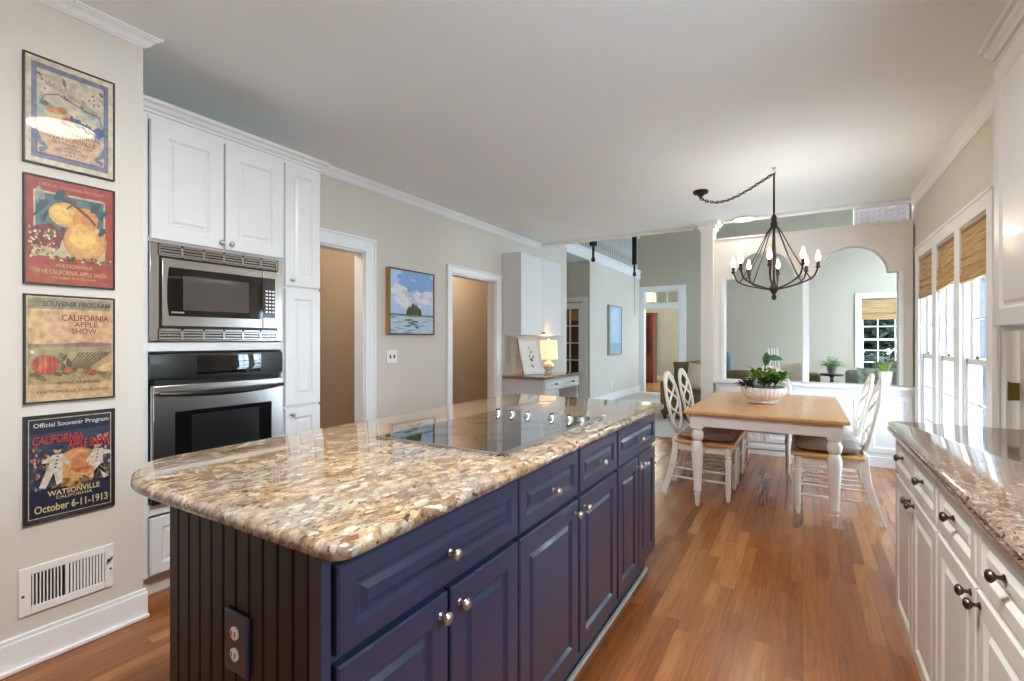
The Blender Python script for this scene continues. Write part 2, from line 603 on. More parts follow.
    def pillow(s, c, U, V, N, w, h, d, n=9, p=3.2):
        """soft rectangular cushion: thick in the middle, pinched at the rim"""
        c, U, V, N = map(Vector, (c, U, V, N))
        for sg in (1, -1):
            b = len(s.v)
            for i in range(n):
                for j in range(n):
                    a, e = -1 + 2 * i / (n - 1), -1 + 2 * j / (n - 1)
                    k = max(0, (1 - abs(a) ** p) * (1 - abs(e) ** p)) ** .5
                    q = 1 - .06 * (1 - abs(e) ** 2) * abs(a) ** 6
                    q2 = 1 - .06 * (1 - abs(a) ** 2) * abs(e) ** 6
                    s.v.append(c + U * (a * w / 2 * q) + V * (e * h / 2 * q2) + N * (sg * d / 2 * k))
            for i in range(n - 1):
                for j in range(n - 1):
                    q = (b + i * n + j, b + (i + 1) * n + j, b + (i + 1) * n + j + 1, b + i * n + j + 1)
                    s.face(q if sg > 0 else q[::-1])
        return s

    def leaf(s, base, d, up, ln, w, droop=.2):
        base, d, up = Vector(base), Vector(d).normalized(), Vector(up).normalized()
        side = d.cross(up)
        if side.length < 1e-4:
            side = d.orthogonal()
        side.normalize()
        nn = side.cross(d)
        b = len(s.v)
        for t, ww in ((0, .05), (.3, .8), (.6, 1), (.85, .6), (1, .02)):
            p = base + d * (ln * t) - nn * (droop * ln * t * t)
            s.v += [p - side * (w / 2 * ww) + nn * (.12 * w * ww), p, p + side * (w / 2 * ww) + nn * (.12 * w * ww)]
        for i in range(4):
            for k in range(2):
                s.face((b + i * 3 + k, b + i * 3 + k + 1, b + i * 3 + k + 4, b + i * 3 + k + 3))
        return s

    def build(s, name, m, parent=None, bevel=0, sub=0, angle=35, loc=None, seg=2, smooth=True):
        off = Vector((0, 0, 0))
        p = parent
        while p is not None:
            off += Vector(p.location)
            p = p.parent
        if parent is None and loc is not None:
            off = Vector(loc)
        me = bpy.data.meshes.new(name)
        me.from_pydata([v - off for v in s.v], [], s.f)
        for mm in (m if isinstance(m, (list, tuple)) else [m]):
            me.materials.append(mm)
        me.polygons.foreach_set('material_index', s.m)
        me.validate()
        if smooth:
            me.polygons.foreach_set('use_smooth', [True] * len(me.polygons))
            me.set_sharp_from_angle(angle=radians(angle))
        me.update()
        o = bpy.data.objects.new(name, me)
        COL.objects.link(o)
        if parent is not None:
            o.parent = parent
        elif loc is not None:
            o.location = loc
        if bevel:
            bm = o.modifiers.new('bevel', 'BEVEL')
            bm.width, bm.segments, bm.limit_method = bevel, seg, 'ANGLE'
            bm.angle_limit = radians(40)
            bm.harden_normals = False
        if sub:
            sm = o.modifiers.new('subsurf', 'SUBSURF')
            sm.levels = sm.render_levels = sub
        return o


def thing(name, label, cat, loc=(0, 0, 0), group=None, rz=0):
    o = bpy.data.objects.new(name, None)
    COL.objects.link(o)
    o.location = loc
    o.rotation_euler = (0, 0, rz)
    o.empty_display_size = .1
    o['label'], o['category'] = label, cat
    if group:
        o['group'] = group
    return o


def tag(o, label, cat, group=None):
    o['label'], o['category'] = label, cat
    if group:
        o['group'] = group
    return o


def struct(o):
    o['kind'] = 'structure'
    return o


def setting(name, loc=(0, 0, 0)):
    o = bpy.data.objects.new(name, None)
    COL.objects.link(o)
    o.location = loc
    o['kind'] = 'structure'
    return o


def copy_tree(o, parent=None):
    c = o.copy()
    COL.objects.link(c)
    if parent is not None:
        c.parent = parent
    for ch in list(o.children):
        copy_tree(ch, c)
    return c


X, Y, Z = Vector((1, 0, 0)), Vector((0, 1, 0)), Vector((0, 0, 1))


def panel_front(mb, O, U, V, N, w, h, t=.02, fr=.055, deep=.010, field=.012):
    """a routed raised-panel door or drawer front standing on plane O"""
    O, U, V, N = map(Vector, (O, U, V, N))
    fr = min(fr, h * .24, w * .26)
    field = min(field, h * .1 + .004, w * .1)
    rings = [(0, 0), (0, t - .004), (.004, t), (fr, t), (fr + .010, t - deep), (fr + .018, t - deep), (fr + .018 + field, t - .002)]
    b = len(mb.v)
    for ins, d in rings:
        for a, e in ((ins, ins), (w - ins, ins), (w - ins, h - ins), (ins, h - ins)):
            mb.v.append(O + U * a + V * e + N * d)
    for i in range(len(rings) - 1):
        for k in range(4):
            k2 = (k + 1) % 4
            mb.face((b + i * 4 + k, b + i * 4 + k2, b + (i + 1) * 4 + k2, b + (i + 1) * 4 + k))
    e = b + (len(rings) - 1) * 4
    mb.face((e, e + 1, e + 2, e + 3))
    mb.face((b + 3, b + 2, b + 1, b))
    return mb


KNOB = [(.010, 0), (.010, .003), (.0055, .006), (.005, .015), (.011, .019), (.0165, .026), (.0150, .032), (.008, .036), (0, .037)]


def knob(parent, p, N, m, name='knob', k=1.0):
    return MB().lathe([(r * k, z * k) for r, z in KNOB], p, N, 18).build(name, m, parent, angle=50)


def text_mesh(txt, name, m, parent, O, U, V, N, width, height, bold=0., shear=0., arch=0.):
    """flat lettering `width` wide and `height` tall centred at O on the plane U, V"""
    c = bpy.data.curves.new('lettering', 'FONT')
    c.body = txt
    c.align_x, c.align_y = 'CENTER', 'CENTER'
    c.size = 1
    c.offset = bold
    c.shear = shear
    c.resolution_u = 3
    ob = bpy.data.objects.new('lettering', c)
    COL.objects.link(ob)
    dg = bpy.context.evaluated_depsgraph_get()
    me = bpy.data.meshes.new_from_object(ob.evaluated_get(dg))
    bpy.data.objects.remove(ob)
    bpy.data.curves.remove(c)
    xs = [v.co.x for v in me.vertices]
    ys = [v.co.y for v in me.vertices]
    cx, cy = (min(xs) + max(xs)) / 2, (min(ys) + max(ys)) / 2
    sx, sy = width / (max(xs) - min(xs)), height / (max(ys) - min(ys))
    O, U, V, N = map(Vector, (O, U, V, N))
    off = Vector((0, 0, 0))
    p = parent
    while p is not None:
        off += Vector(p.location)
        p = p.parent
    for v in me.vertices:
        a, b = (v.co.x - cx) * sx, (v.co.y - cy) * sy
        b += arch * (1 - (2 * a / width) ** 2)
        v.co = O + U * a + V * b - off
    me.materials.clear()
    me.materials.append(m)
    o = bpy.data.objects.new(name, me)
    COL.objects.link(o)
    o.parent = parent
    return o


# ================================================================== SETTING
CEIL = 2.66
XL = -3.28      # kitchen left wall
XP = -2.6       # near wall with the posters
XR = 0.95       # right wall
YP = 6.15       # arched divider
YB = 12.0       # living room back wall
XLL = -3.5      # living room left wall
XLR = 2.05      # living room right wall

struct(MB().box(-6, 1.1, -3.2, 6.44, -.1, 0).build('floor', M['floor'], loc=(0, 0, 0)))
struct(MB().box(-6, 2.2, 6.44, 12.0, -.1, 0).build('floor_living', M['carpet'], loc=(0, 6.44, 0)))
struct(MB().box(-6, -.6, 12.0, 16.5, -.1, 0).build('floor_far', M['floor2'], loc=(0, 12, 0)))
struct(MB().box(-5.0, 1.1, -3.2, 6.15, CEIL, CEIL + .25).box(-5.0, -1.08, 6.15, 6.29, CEIL, CEIL + .25).build('ceiling', M['ceiling'], loc=(0, 0, CEIL)))
struct(MB().box(-6, 2.2, 6.16, 12.2, 5.3, 5.4).build('ceiling_living', M['ceiling'], loc=(0, 6, 5.3)))
struct(MB().box(-6, -.6, 12.2, 16.5, 3.0, 3.1).build('ceiling_far', M['ceiling'], loc=(0, 12, 3)))
struct(MB().box(-60, 60, -60, 80, -.35, -.2).build('ground', M['bounce_ground'], loc=(0, 0, -.2)))

# --- left side
struct(MB().box(-3.45, XP, -3.2, 1.033, 0, CEIL).build('wall_near_left', M['wall'], loc=(XP, 0, 0)))
w = MB()
D1 = (2.22, 2.955, 2.045)     # first doorway: y0, y1, top
D2 = (4.172, 5.052, 2.005)
TH = .11
for y0, y1, z0, z1 in ((1.047, D1[0], 0, CEIL), (D1[1], D2[0], 0, CEIL), (D2[1], 7.17, 0, CEIL), (D1[0], D1[1], D1[2], CEIL), (D2[0], D2[1], D2[2], CEIL)):
    w.box(XL - TH, XL, y0, y1, z0, z1)
w.box(XL - TH, XL, 6.30, 7.17, CEIL, 2.79)
struct(w.build('wall_left', M['wall'], loc=(XL, 2, 0)))
struct(MB().box(-4.75, -4.6, 1.0, 6.9, 0, CEIL).box(-4.6, XL - TH, 1.0, 1.1, 0, CEIL).box(-4.6, XL - TH, 6.8, 6.9, 0, CEIL).box(-4.6, XL - TH, 3.4, 3.5, 0, CEIL).build('wall_hall', M['tan'], loc=(-4.6, 3, 0)))

# --- right side
SW = (.30, 1.74, 1.08, 2.02)                # window above the counter
DR = (2.74, 3.58, 2.03)                     # side door
WINS = [(5.314, 5.862), (4.610, 5.157), (3.901, 4.472)]
WZ0, WZ1 = .22, 2.05
w = MB()
T2 = .075
w.box(XR, XR + T2, -3.2, SW[0], 0, CEIL)
w.box(XR, XR + T2, SW[0], SW[1], 0, SW[2]).box(XR, XR + T2, SW[0], SW[1], SW[3], CEIL)
w.box(XR, XR + T2, SW[1], DR[0], 0, CEIL)
w.box(XR, XR + T2, DR[0], DR[1], DR[2], CEIL)
w.box(XR, XR + T2, DR[1], WINS[2][0], 0, CEIL)
for a, b in WINS:
    w.box(XR, XR + T2, a, b, 0, WZ0).box(XR, XR + T2, a, b, WZ1, CEIL)
w.box(XR, XR + T2, WINS[2][1], WINS[1][0], 0, CEIL).box(XR, XR + T2, WINS[1][1], WINS[0][0], 0, CEIL)
w.box(XR, XR + T2, WINS[0][1], 6.33, 0, CEIL)
struct(w.build('wall_right', M['wall'], loc=(XR, 2, 0)))

# --- wall behind the camera, with two tall windows
w = MB()
w.box(-2.6, XR, -3.2, -3.05, 0, CEIL)
struct(w.build('wall_back', M['wall'], loc=(0, -3.1, 0)))

# --- living room shell
LW = [(8.95, 10.15, .8, 3.3), (10.5, 11.7, .8, 3.3)]  # unseen side windows, added and sized to bring daylight into the living room
w = MB()
w.box(XLR, XLR + .15, 6.2, LW[0][0], 0, 5.3).box(XLR, XLR + .15, LW[0][1], LW[1][0], 0, 5.3).box(XLR, XLR + .15, LW[1][1], 12.15, 0, 5.3)
for a, b, c, d in LW:
    w.box(XLR, XLR + .15, a, b, 0, c).box(XLR, XLR + .15, a, b, d, 5.3)
struct(w.build('wall_living_right', M['wall_gray'], loc=(XLR, 9, 0)))
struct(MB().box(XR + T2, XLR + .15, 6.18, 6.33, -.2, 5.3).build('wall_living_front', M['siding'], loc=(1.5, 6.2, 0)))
struct(MB().box(-6, XR + T2, 6.30, 6.40, CEIL + .25, 5.3).build('wall_living_upper', M['wall_gray'], loc=(0, 6.2, 3)))
FW = (.99, 1.86, .58, 2.135)               # far window
DW = (-3.40, -2.535, 2.50)                  # doorway with a transom
w = MB()
w.box(-6, DW[0], YB, YB + .15, 0, 5.3).box(DW[0], DW[1], YB, YB + .15, DW[2], 5.3).box(DW[1], FW[0], YB, YB + .15, 0, 5.3)
w.box(FW[0], FW[1], YB, YB + .15, 0, FW[2]).box(FW[0], FW[1], YB, YB + .15, FW[3], 5.3).box(FW[1], XLR, YB, YB + .15, 0, 5.3)
struct(w.build('wall_living_back', M['wall_gray'], loc=(0, YB, 0)))
HD = (-4.40, -3.645, 2.02)                   # glazed hall door: x0, x1, top
w = MB()
w.box(XLL - .13, XLL, 8.85, 12.0, 0, 2.80)
w.box(-5.6, HD[0], 8.72, 8.85, 0, 2.8).box(HD[1], XLL, 8.72, 8.85, 0, 2.8).box(HD[0], HD[1], 8.72, 8.85, HD[2], 2.8)
struct(w.build('wall_living_left', M['wall'], loc=(XLL, 9, 0)))
struct(MB().box(-5.7, -5.6, 6.3, 12.0, 0, 5.3).box(-5.6, -4.77, 6.3, 6.4, 0, 5.3).build('wall_living_hall', M['wall'], loc=(-5.6, 9, 0)))
struct(MB().box(-5.6, XLL - .02, 6.41, 12, 2.80, 2.98).build('ceiling_hall', M['ceiling'], loc=(-4.5, 9, 2.8)))
# --- far room beyond the doorway
w = MB()
w.box(-5.6, -.9, 15.5, 15.65, 0, 3).box(-5.7, -5.6, 12.15, 15.65, 0, 3)
w.box(-1.9, -1.8, 12.15, 13.3, 0, 3).box(-1.9, -1.8, 14.6, 15.65, 0, 3).box(-1.9, -1.8, 13.3, 14.6, 0, .3).box(-1.9, -1.8, 13.3, 14.6, 2.4, 3)
struct(w.build('wall_far', M['sage'], loc=(-3, 15.5, 0)))


# --- arched divider
def arch_wall():
    mb = MB()
    y0, y1 = YP, YP + .13
    fn = lambda a, b, d: (a, d, b)
    zt = 2.455
    ops = [(-.785, .000, .305, 1.985), (.052, .822, .302, 1.965)]
    xl, xr = -.897, .935
    # jambs and centre post below the springing
    LZ = .815
    mb.box(xl, ops[0][0], y0, y1, LZ, zt).box(ops[0][1], ops[1][0], y0, y1, LZ, zt).box(ops[1][1], xr, y0, y1, LZ, zt)
    for x0, x1, r, zs in ops:
        c = (x0 + x1) / 2
        n = 28
        for k in range(n):          # the spandrel above the arch, in strips
            a0, a1 = pi - pi * k / n, pi - pi * (k + 1) / n
            p0, p1 = (c + r * cos(a0), zs + r * .96 * sin(a0)), (c + r * cos(a1), zs + r * .96 * sin(a1))
            mb.prism([p0, p1, (p1[0], zt), (p0[0], zt)], fn, y0, y1)
        mb.box(x0, c - r, y0, y1, zs, zt).box(c + r, x1, y0, y1, zs, zt)
    mb.box(xl - .02, xr, y0 - .02, y1 + .02, zt, zt + .012)
    return mb


struct(arch_wall().build('wall_divider', M['divider'], loc=(0, YP, 0), angle=30))
struct(MB().box(-1.035, -.900, YP - .1, YP + .14, 0, CEIL - .09).build('trim_1', M['divider'], loc=(-.97, YP, 0)))     # square pillar
w = MB()
for k, (o_, z0, z1) in enumerate(((.012, CEIL - .10, CEIL - .075), (.03, CEIL - .075, CEIL - .04), (.055, CEIL - .04, CEIL - .02), (.075, CEIL - .02, CEIL))):
    w.box(-1.035 - o_, -.900 + o_, YP - .1 - o_, YP + .14, z0, z1)
struct(w.build('trim_2', M['trim'], loc=(-.97, YP, 2.6), bevel=.006))       # pillar capital
struct(MB().box(-.825, -.785, YP - .012, YP + .0, .82, 1.985).box(-.004, .056, YP - .012, YP, .82, 1.93).box(.822, .862, YP - .012, YP, .82, 1.965).build('trim_3', M['trim'], loc=(0, YP, .8), bevel=.004))
# half wall with framed panels and ledge
w = MB()
w.box(-.876, XR, 6.075, YP + .12, 0, .775)
PX = [(-.84, -.42), (-.36, .06), (.12, .50), (.56, .92)]
for a, b in PX:
    panel_front(w, (a, 6.075, .14), X, Z, -Y, b - a, .58, .018, .05, .01, .02)
w.box(-.876, XR, 6.055, 6.075, 0, .10)
struct(w.build('wall_half', M['trim'], loc=(0, 6.1, 0)))
struct(MB().box(-.9, XR, 6.03, YP + .16, .777, .814).build('trim_4', M['trim'], loc=(0, 6.1, .78), bevel=.008))
struct(MB().box(.455, .485, YP + .01, YP + .12, 2.468, CEIL).build('trim_5', M['trim'], loc=(.47, YP, 2.5), bevel=.004))
struct(MB().box(XL + .002, -1.16, 6.19, 6.30, CEIL - .025, CEIL).box(-.80, .94, 6.02, 6.14, CEIL - .025, CEIL).build('trim_6', M['trim'], loc=(-1, 6.1, CEIL), bevel=.006))
struct(MB().box(-5.6, .9, 6.40, 6.46, 0, .006).build('trim_7', M['brown_wood'], loc=(-1, 6.43, 0)))

# --- crown mouldings
CR = [(0, -.085), (.010, -.085), (.014, -.076), (.024, -.070), (.034, -.052), (.052, -.030), (.062, -.024), (.066, -.016), (.076, -.012), (.078, 0), (0, 0)]


def crown(name, wall_x, out, y0, y1, z=CEIL, k=.85, end0=0, end1=0, kz=.75):
    mb = MB()
    b = len(mb.v)
    n = len(CR)
    for yy, e in ((y0, -end0), (y1, end1)):
        for p, q in CR:
            mb.v.append(Vector((wall_x + out * p * k, yy + e * p * k, z + q * kz)))
    mb.face(list(range(n)))
    mb.face([n + i for i in reversed(range(n))])
    for i in range(n):
        j = (i + 1) % n
        mb.face((i, n + i, n + j, j))
    return struct(mb.build(name, M['trim'], loc=(wall_x, y0, z), angle=25))


crown('trim_8', XP, 1, -3.05, 1.033, end1=1, k=.75, kz=.55)
crown('trim_9', XL, 1, 1.2, 6.19)
crown('trim_10', XR, -1, 2.55, 6.14)
crown('trim_11', XR, -1, -3.05, 1.0)


def baseboard(name, x0, x1, y0, y1, h=.125):
    return struct(MB().box(x0, x1, y0, y1, 0, h - .015).box(x0 + .003 * (x1 - x0 > .05), x1 - .004, y0, y1, h - .015, h).build(name, M['trim'], loc=((x0 + x1) / 2, y0, 0), bevel=.004))


struct(MB().box(XP, XP + .016, -3.05, 1.047, 0, .115).box(XP, XP + .011, -3.05, 1.043, .115, .132).box(XP - .13, XP, 1.033, 1.047, 0, .115).box(XP + .016, XP + .03, -3.05, 1.048, 0, .018).build('baseboard_near_left', M['trim'], loc=(XP, -1, 0), bevel=.004))
struct(MB().box(XL, XL + .016, 3.075, 4.08, 0, .13).box(XL, XL + .016, 6.42, 7.17, 0, .13).build('baseboard_left', M['trim'], loc=(XL, 4, 0), bevel=.004))
struct(MB().box(XLL, XLL + .018, 8.72, 11.98, 0, .15).build('baseboard_living_left', M['trim'], loc=(XLL, 10, 0), bevel=.004))
struct(MB().box(-2.38, .9, 11.98, 12.0, 0, .15).build('baseboard_living_back', M['trim'], loc=(-1, 12, 0), bevel=.004))
struct(MB().box(-5.6, -1.9, 15.48, 15.5, 0, .16).build('baseboard_far', M['trim'], loc=(-3, 15.5, 0), bevel=.004))


# --- door casings on the left wall
def casing_x(name, x, out, y0, y1, top, cw=.1, depth=.13, cr=None):
    """casing round an opening in a wall that faces +-x, with its jamb lining"""
    mb = MB()
    cr = cr or cw
    t = .02
    a, b = (x, x + out * t)
    mb.box(a, b, y0 - cw, y0, 0, top + cw).box(a, b, y1, y1 + cr, 0, top + cw).box(a, b, y0, y1, top, top + cw)
    c, d = x + out * .001, x - out * depth
    mb.box(c, d, y0, y0 + .015, 0, top).box(c, d, y1 - .015, y1, 0, top).box(c, d, y0, y1, top - .015, top)
    e = x + out * (t + .008)
    mb.box(b, e, y0 - cw, y0 - cw + .02, 0, top + cw).box(b, e, y1 + cr - .02, y1 + cr, 0, top + cw).box(b, e, y0 - cw, y1 + cr, top + cw - .02, top + cw)
    return struct(mb.build(name, M['trim'], loc=(x, (y0 + y1) / 2, 0), bevel=.003))


casing_x('trim_12', XL, 1, D1[0], D1[1], D1[2], .115, .11)
casing_x('trim_13', XL, 1, D2[0], D2[1], D2[2], .085, .11, .118)

# side door on the right wall, closed
d3 = setting('door_1', (XR, 3.1, 0))
w = MB()
w.box(XR + .03, XR + .075, DR[0] + .01, DR[1] - .01, .01, DR[2] - .01)
for za, zb in ((.15, .95), (1.08, 1.95)):
    panel_front(w, (XR + .03, DR[1] - .13, za), -Y, Z, -X, .58, zb - za, .006, .01, .008, .02)
w.build('door_panel', M['cream'], d3)
w = MB()
t = .02
w.box(XR - t, XR, DR[0] - .08, DR[0], 0, DR[2] + .09).box(XR - t, XR, DR[1], DR[1] + .1, 0, DR[2] + .09).box(XR - t, XR, DR[0], DR[1], DR[2], DR[2] + .09)
w.box(XR - t - .008, XR - t, DR[1] + .08, DR[1] + .1, 0, DR[2] + .09)
w.build('door_casing', M['cream'], d3, bevel=.003)
for z in (.25, 1.0, 1.78):
    MB().box(XR - .008, XR + .03, DR[1] - .012, DR[1] - .001, z - .045, z + .045).lathe([(.005, -.05), (.005, .05)], (XR - .010, DR[1] - .005, z), Z, 10).build('door_hinge', M['brass'], d3)
knob(d3, (XR + .03, DR[0] + .07, .98), -X, M['brass'], 'door_knob', 1.6)

# glazed hall door
d2 = setting('door_2', (-4.04, 8.72, 0))
w = MB()
w.box(HD[1], HD[1] + .09, 8.70, 8.72, 0, HD[2] + .09).box(HD[0] - .09, HD[0], 8.70, 8.72, 0, HD[2] + .09).box(HD[0], HD[1], 8.70, 8.72, HD[2], HD[2] + .09)
w.build('door_casing', M['trim'], d2, bevel=.003)
w = MB()
y0, y1 = 8.74, 8.78
w.box(HD[1] - .10, HD[1] - .012, y0, y1, .01, HD[2] - .01).box(HD[0] + .01, HD[0] + .1, y0, y1, .01, HD[2] - .01)
w.box(HD[0] + .1, HD[1] - .1, y0, y1, .01, .22).box(HD[0] + .1, HD[1] - .1, y0, y1, HD[2] - .13, HD[2] - .01)
for k in range(1, 5):
    z = .22 + (HD[2] - .35) * k / 5
    w.box(HD[0] + .1, HD[1] - .1, y0, y1, z - .012, z + .012)
for k in (1, 2):
    xx = HD[0] + .1 + (HD[1] - HD[0] - .2) * k / 3
    w.box(xx - .011, xx + .011, y0 + .003, y1 - .003, .22, HD[2] - .13)
w.build('door_frame', M['trim'], d2, bevel=.003)
MB().box(HD[0] + .1, HD[1] - .1, 8.758, 8.762, .22, HD[2] - .13).build('door_glass', M['glass'], d2)

# doorway with transom
d3 = setting('door_3', (-2.97, YB, 0))
w = MB()
cw = .10
w.box(DW[0] - cw, DW[0], YB - .025, YB, 0, DW[2] + cw).box(DW[1], DW[1] + .15, YB - .025, YB, 0, DW[2] + cw).box(DW[0], DW[1], YB - .025, YB, DW[2], DW[2] + cw)
w.box(DW[0], DW[0] + .02, YB, YB + .15, 0, DW[2]).box(DW[1] - .02, DW[1], YB, YB + .15, 0, DW[2])
w.box(DW[0], DW[1], YB - .01, YB + .14, 2.06, 2.17)
w.build('door_casing', M['trim'], d3, bevel=.003)
w = MB()
w.box(DW[0] + .02, DW[1] - .02, YB + .04, YB + .08, 2.17, 2.20).box(DW[0] + .02, DW[1] - .02, YB + .04, YB + .08, 2.46, 2.50)
for k in range(4):
    xx = DW[0] + .035 + (DW[1] - DW[0] - .07) * k / 3
    w.box(xx - .015, xx + .015, YB + .04, YB + .08, 2.2, 2.46)
w.build('transom_sash', M['trim'], d3, bevel=.003)
MB().box(DW[0] + .02, DW[1] - .02, YB + .058, YB + .062, 2.2, 2.46).build('transom_glass', M['glass'], d3)


# --- windows
def window_x(name, x, y0, y1, z0, z1, rail, up_rows, lo_rows, cols, out=1, sign=1, cas=None):
    """double-hung window in a wall; out=+1: room on the -x side"""
    root = setting(name, (x, (y0 + y1) / 2, z0))
    fr, sa = MB(), MB()
    d = .075
    fr.box(x - .002, x + d, y0, y0 + .02, z0, z1).box(x - .002, x + d, y1 - .02, y1, z0, z1).box(x - .002, x + d, y0, y1, z1 - .02, z1).box(x - .03, x + d, y0, y1, z0, z0 + .03)
    if cas:
        for c in cas:
            fr.box(*c)
    fr.build('window_frame', M['trim'], root, bevel=.002)

    def sash(xa, za, zb, rows):
        w_ = .04
        xb = xa + .025
        ya, yb = y0 + .02, y1 - .02
        sa.box(xa, xb, ya, ya + w_, za, zb).box(xa, xb, yb - w_, yb, za, zb).box(xa, xb, ya, yb, za, za + w_).box(xa, xb, ya, yb, zb - w_, zb)
        for k in range(1, rows):
            zz = za + (zb - za) * k / rows
            sa.box(xa + .006, xb - .006, ya, yb, zz - .009, zz + .009)
        for k in range(1, cols):
            yy = ya + (yb - ya) * k / cols
            sa.box(xa + .008, xb - .008, yy - .009, yy + .009, za, zb)
        return (xa + .011, xa + .014, ya + .02, yb - .02, za + .02, zb - .02)
    g1 = sash(x + .038, rail, z1 - .02, up_rows)
    g2 = sash(x + .010, z0 + .03, rail + .04, lo_rows)
    sa.build('sash', M['trim'], root, bevel=.002)
    MB().box(*g1).build('upper_pane', M['glass'], root)
    MB().box(*g2).build('lower_pane', M['glass'], root)
    MB().box(x + .002, x + .010, (y0 + y1) / 2 - .03, (y0 + y1) / 2 + .03, rail + .04, rail + .06).build('sash_lock', M['pewter'], root, bevel=.003)
    portal((x + .07, (y0 + y1) / 2, (z0 + z1) / 2), (0, radians(90), 0), z1 - z0, y1 - y0)
    return root


t = .022
CZ = WZ1 + .11
for i, (a, b) in enumerate(WINS):
    cas = []
    if i == 0:
        cas.append((XR - t, XR, b, 6.02, 0.1, CZ))
        cas.append((XR - t, XR, WINS[1][1], a, .1, WZ1))
    if i == 1:
        cas.append((XR - t, XR, WINS[2][1], a, .1, WZ1))
    if i == 2:
        cas.append((XR - t, XR, a - .105, a, .1, CZ))
        cas.append((XR - t, XR, a, WINS[0][1], WZ1, CZ))
        cas.append((XR - t - .01, XR - t, a - .105, 6.02, CZ - .022, CZ))
        cas.append((XR - t - .03, XR, a - .11, 6.02, WZ0 - .03, WZ0))
    window_x('window_%d' % (i + 1), XR, a, b, WZ0, WZ1, 1.11, 3, 3, 2, cas=cas)
window_x('window_5', XR, SW[0], SW[1], SW[2], SW[3], 1.55, 2, 2, 3, cas=[(XR - t, XR, SW[0] - .09, SW[0], SW[2] - .09, SW[3] + .09), (XR - t, XR, SW[1], SW[1] + .09, SW[2] - .09, SW[3] + .09), (XR - t, XR, SW[0], SW[1], SW[3], SW[3] + .09), (XR - t, XR, SW[0], SW[1], SW[2] - .09, SW[2])])


def window_y(name, y, x0, x1, z0, z1, rail, rows, cols, out=1, port=True, cas=.1):
    root = setting(name, ((x0 + x1) / 2, y, z0))
    fr, sa = MB(), MB()
    ins = -out
    fr.box(x0 - cas, x0, y, y + ins * .022, z0 - .02, z1 + cas).box(x1, x1 + cas, y, y + ins * .022, z0 - .02, z1 + cas).box(x0, x1, y, y + ins * .022, z1, z1 + cas)
    fr.box(x0 - cas, x1 + cas, y, y + ins * .05, z0 - .03, z0)
    fr.box(x0, x0 + .02, y, y + out * .15, z0, z1).box(x1 - .02, x1, y, y + out * .15, z0, z1).box(x0, x1, y, y + out * .15, z1 - .02, z1).box(x0, x1, y, y + out * .15, z0, z0 + .02)
    fr.build('window_frame', M['trim'], root, bevel=.003)

    def sash(ya, za, zb, nr):
        yb = ya + out * .035
        w_ = .04
        xa, xb = x0 + .02, x1 - .02
        sa.box(xa, xa + w_, ya, yb, za, zb).box(xb - w_, xb, ya, yb, za, zb).box(xa, xb, ya, yb, za, za + w_).box(xa, xb, ya, yb, zb - w_, zb)
        for k in range(1, nr):
            zz = za + (zb - za) * k / nr
            sa.box(xa, xb, ya + out * .006, yb - out * .006, zz - .011, zz + .011)
        for k in range(1, cols):
            xx = xa + (xb - xa) * k / cols
            sa.box(xx - .011, xx + .011, ya + out * .008, yb - out * .008, za, zb)
        return (xa + .02, xb - .02, ya + out * .016, ya + out * .019, za + .02, zb - .02)
    g1 = sash(y + out * .095, rail, z1 - .02, rows)
    g2 = sash(y + out * .055, z0 + .02, rail + .04, rows)
    sa.build('sash', M['trim'], root, bevel=.002)
    MB().box(*g1).build('upper_pane', M['glass'], root)
    MB().box(*g2).build('lower_pane', M['glass'], root)
    if port:
        portal(((x0 + x1) / 2, y + out * .14, (z0 + z1) / 2), (radians(-90 if out > 0 else 90), 0, 0), x1 - x0, z1 - z0)
    return root


window_y('window_4', YB, FW[0], FW[1], FW[2], FW[3], 1.27, 3, 3, cas=.085)
for i, (a, b, c, d) in enumerate(LW):
    root = setting('window_%d' % (6 + i), (XLR, a, c))
    w = MB()
    w.box(XLR - .02, XLR, a - .1, a, c - .1, d + .1).box(XLR - .02, XLR, b, b + .1, c - .1, d + .1).box(XLR - .02, XLR, a, b, d, d + .1).box(XLR - .02, XLR, a, b, c - .1, c)
    for k in range(1, 3):
        w.box(XLR + .05, XLR + .09, a + (b - a) * k / 3 - .02, a + (b - a) * k / 3 + .02, c, d)
    for k in range(1, 4):
        w.box(XLR + .05, XLR + .09, a, b, c + (d - c) * k / 4 - .02, c + (d - c) * k / 4 + .02)
    w.build('window_frame', M['trim'], root, bevel=.003)
    MB().box(XLR + .068, XLR + .072, a, b, c, d).build('pane', M['glass'], root)
    portal((XLR + .14, (a + b) / 2, (c + d) / 2), (0, radians(90), 0), d - c, b - a)
root = setting('window_8', (-1.85, 13.9, .3))
w = MB()
w.box(-1.92, -1.9, 13.2, 13.3, .2, 2.5).box(-1.92, -1.9, 14.6, 14.7, .2, 2.5).box(-1.92, -1.9, 13.3, 14.6, 2.4, 2.5).box(-1.92, -1.9, 13.3, 14.6, .2, .3).box(-1.88, -1.84, 13.9, 13.98, .3, 2.4)
w.build('window_frame', M['trim'], root, bevel=.003)
MB().box(-1.862, -1.858, 13.3, 14.6, .3, 2.4).build('pane', M['glass'], root)
portal((-1.82, 13.95, 1.35), (0, radians(90), 0), 2.1, 1.3)

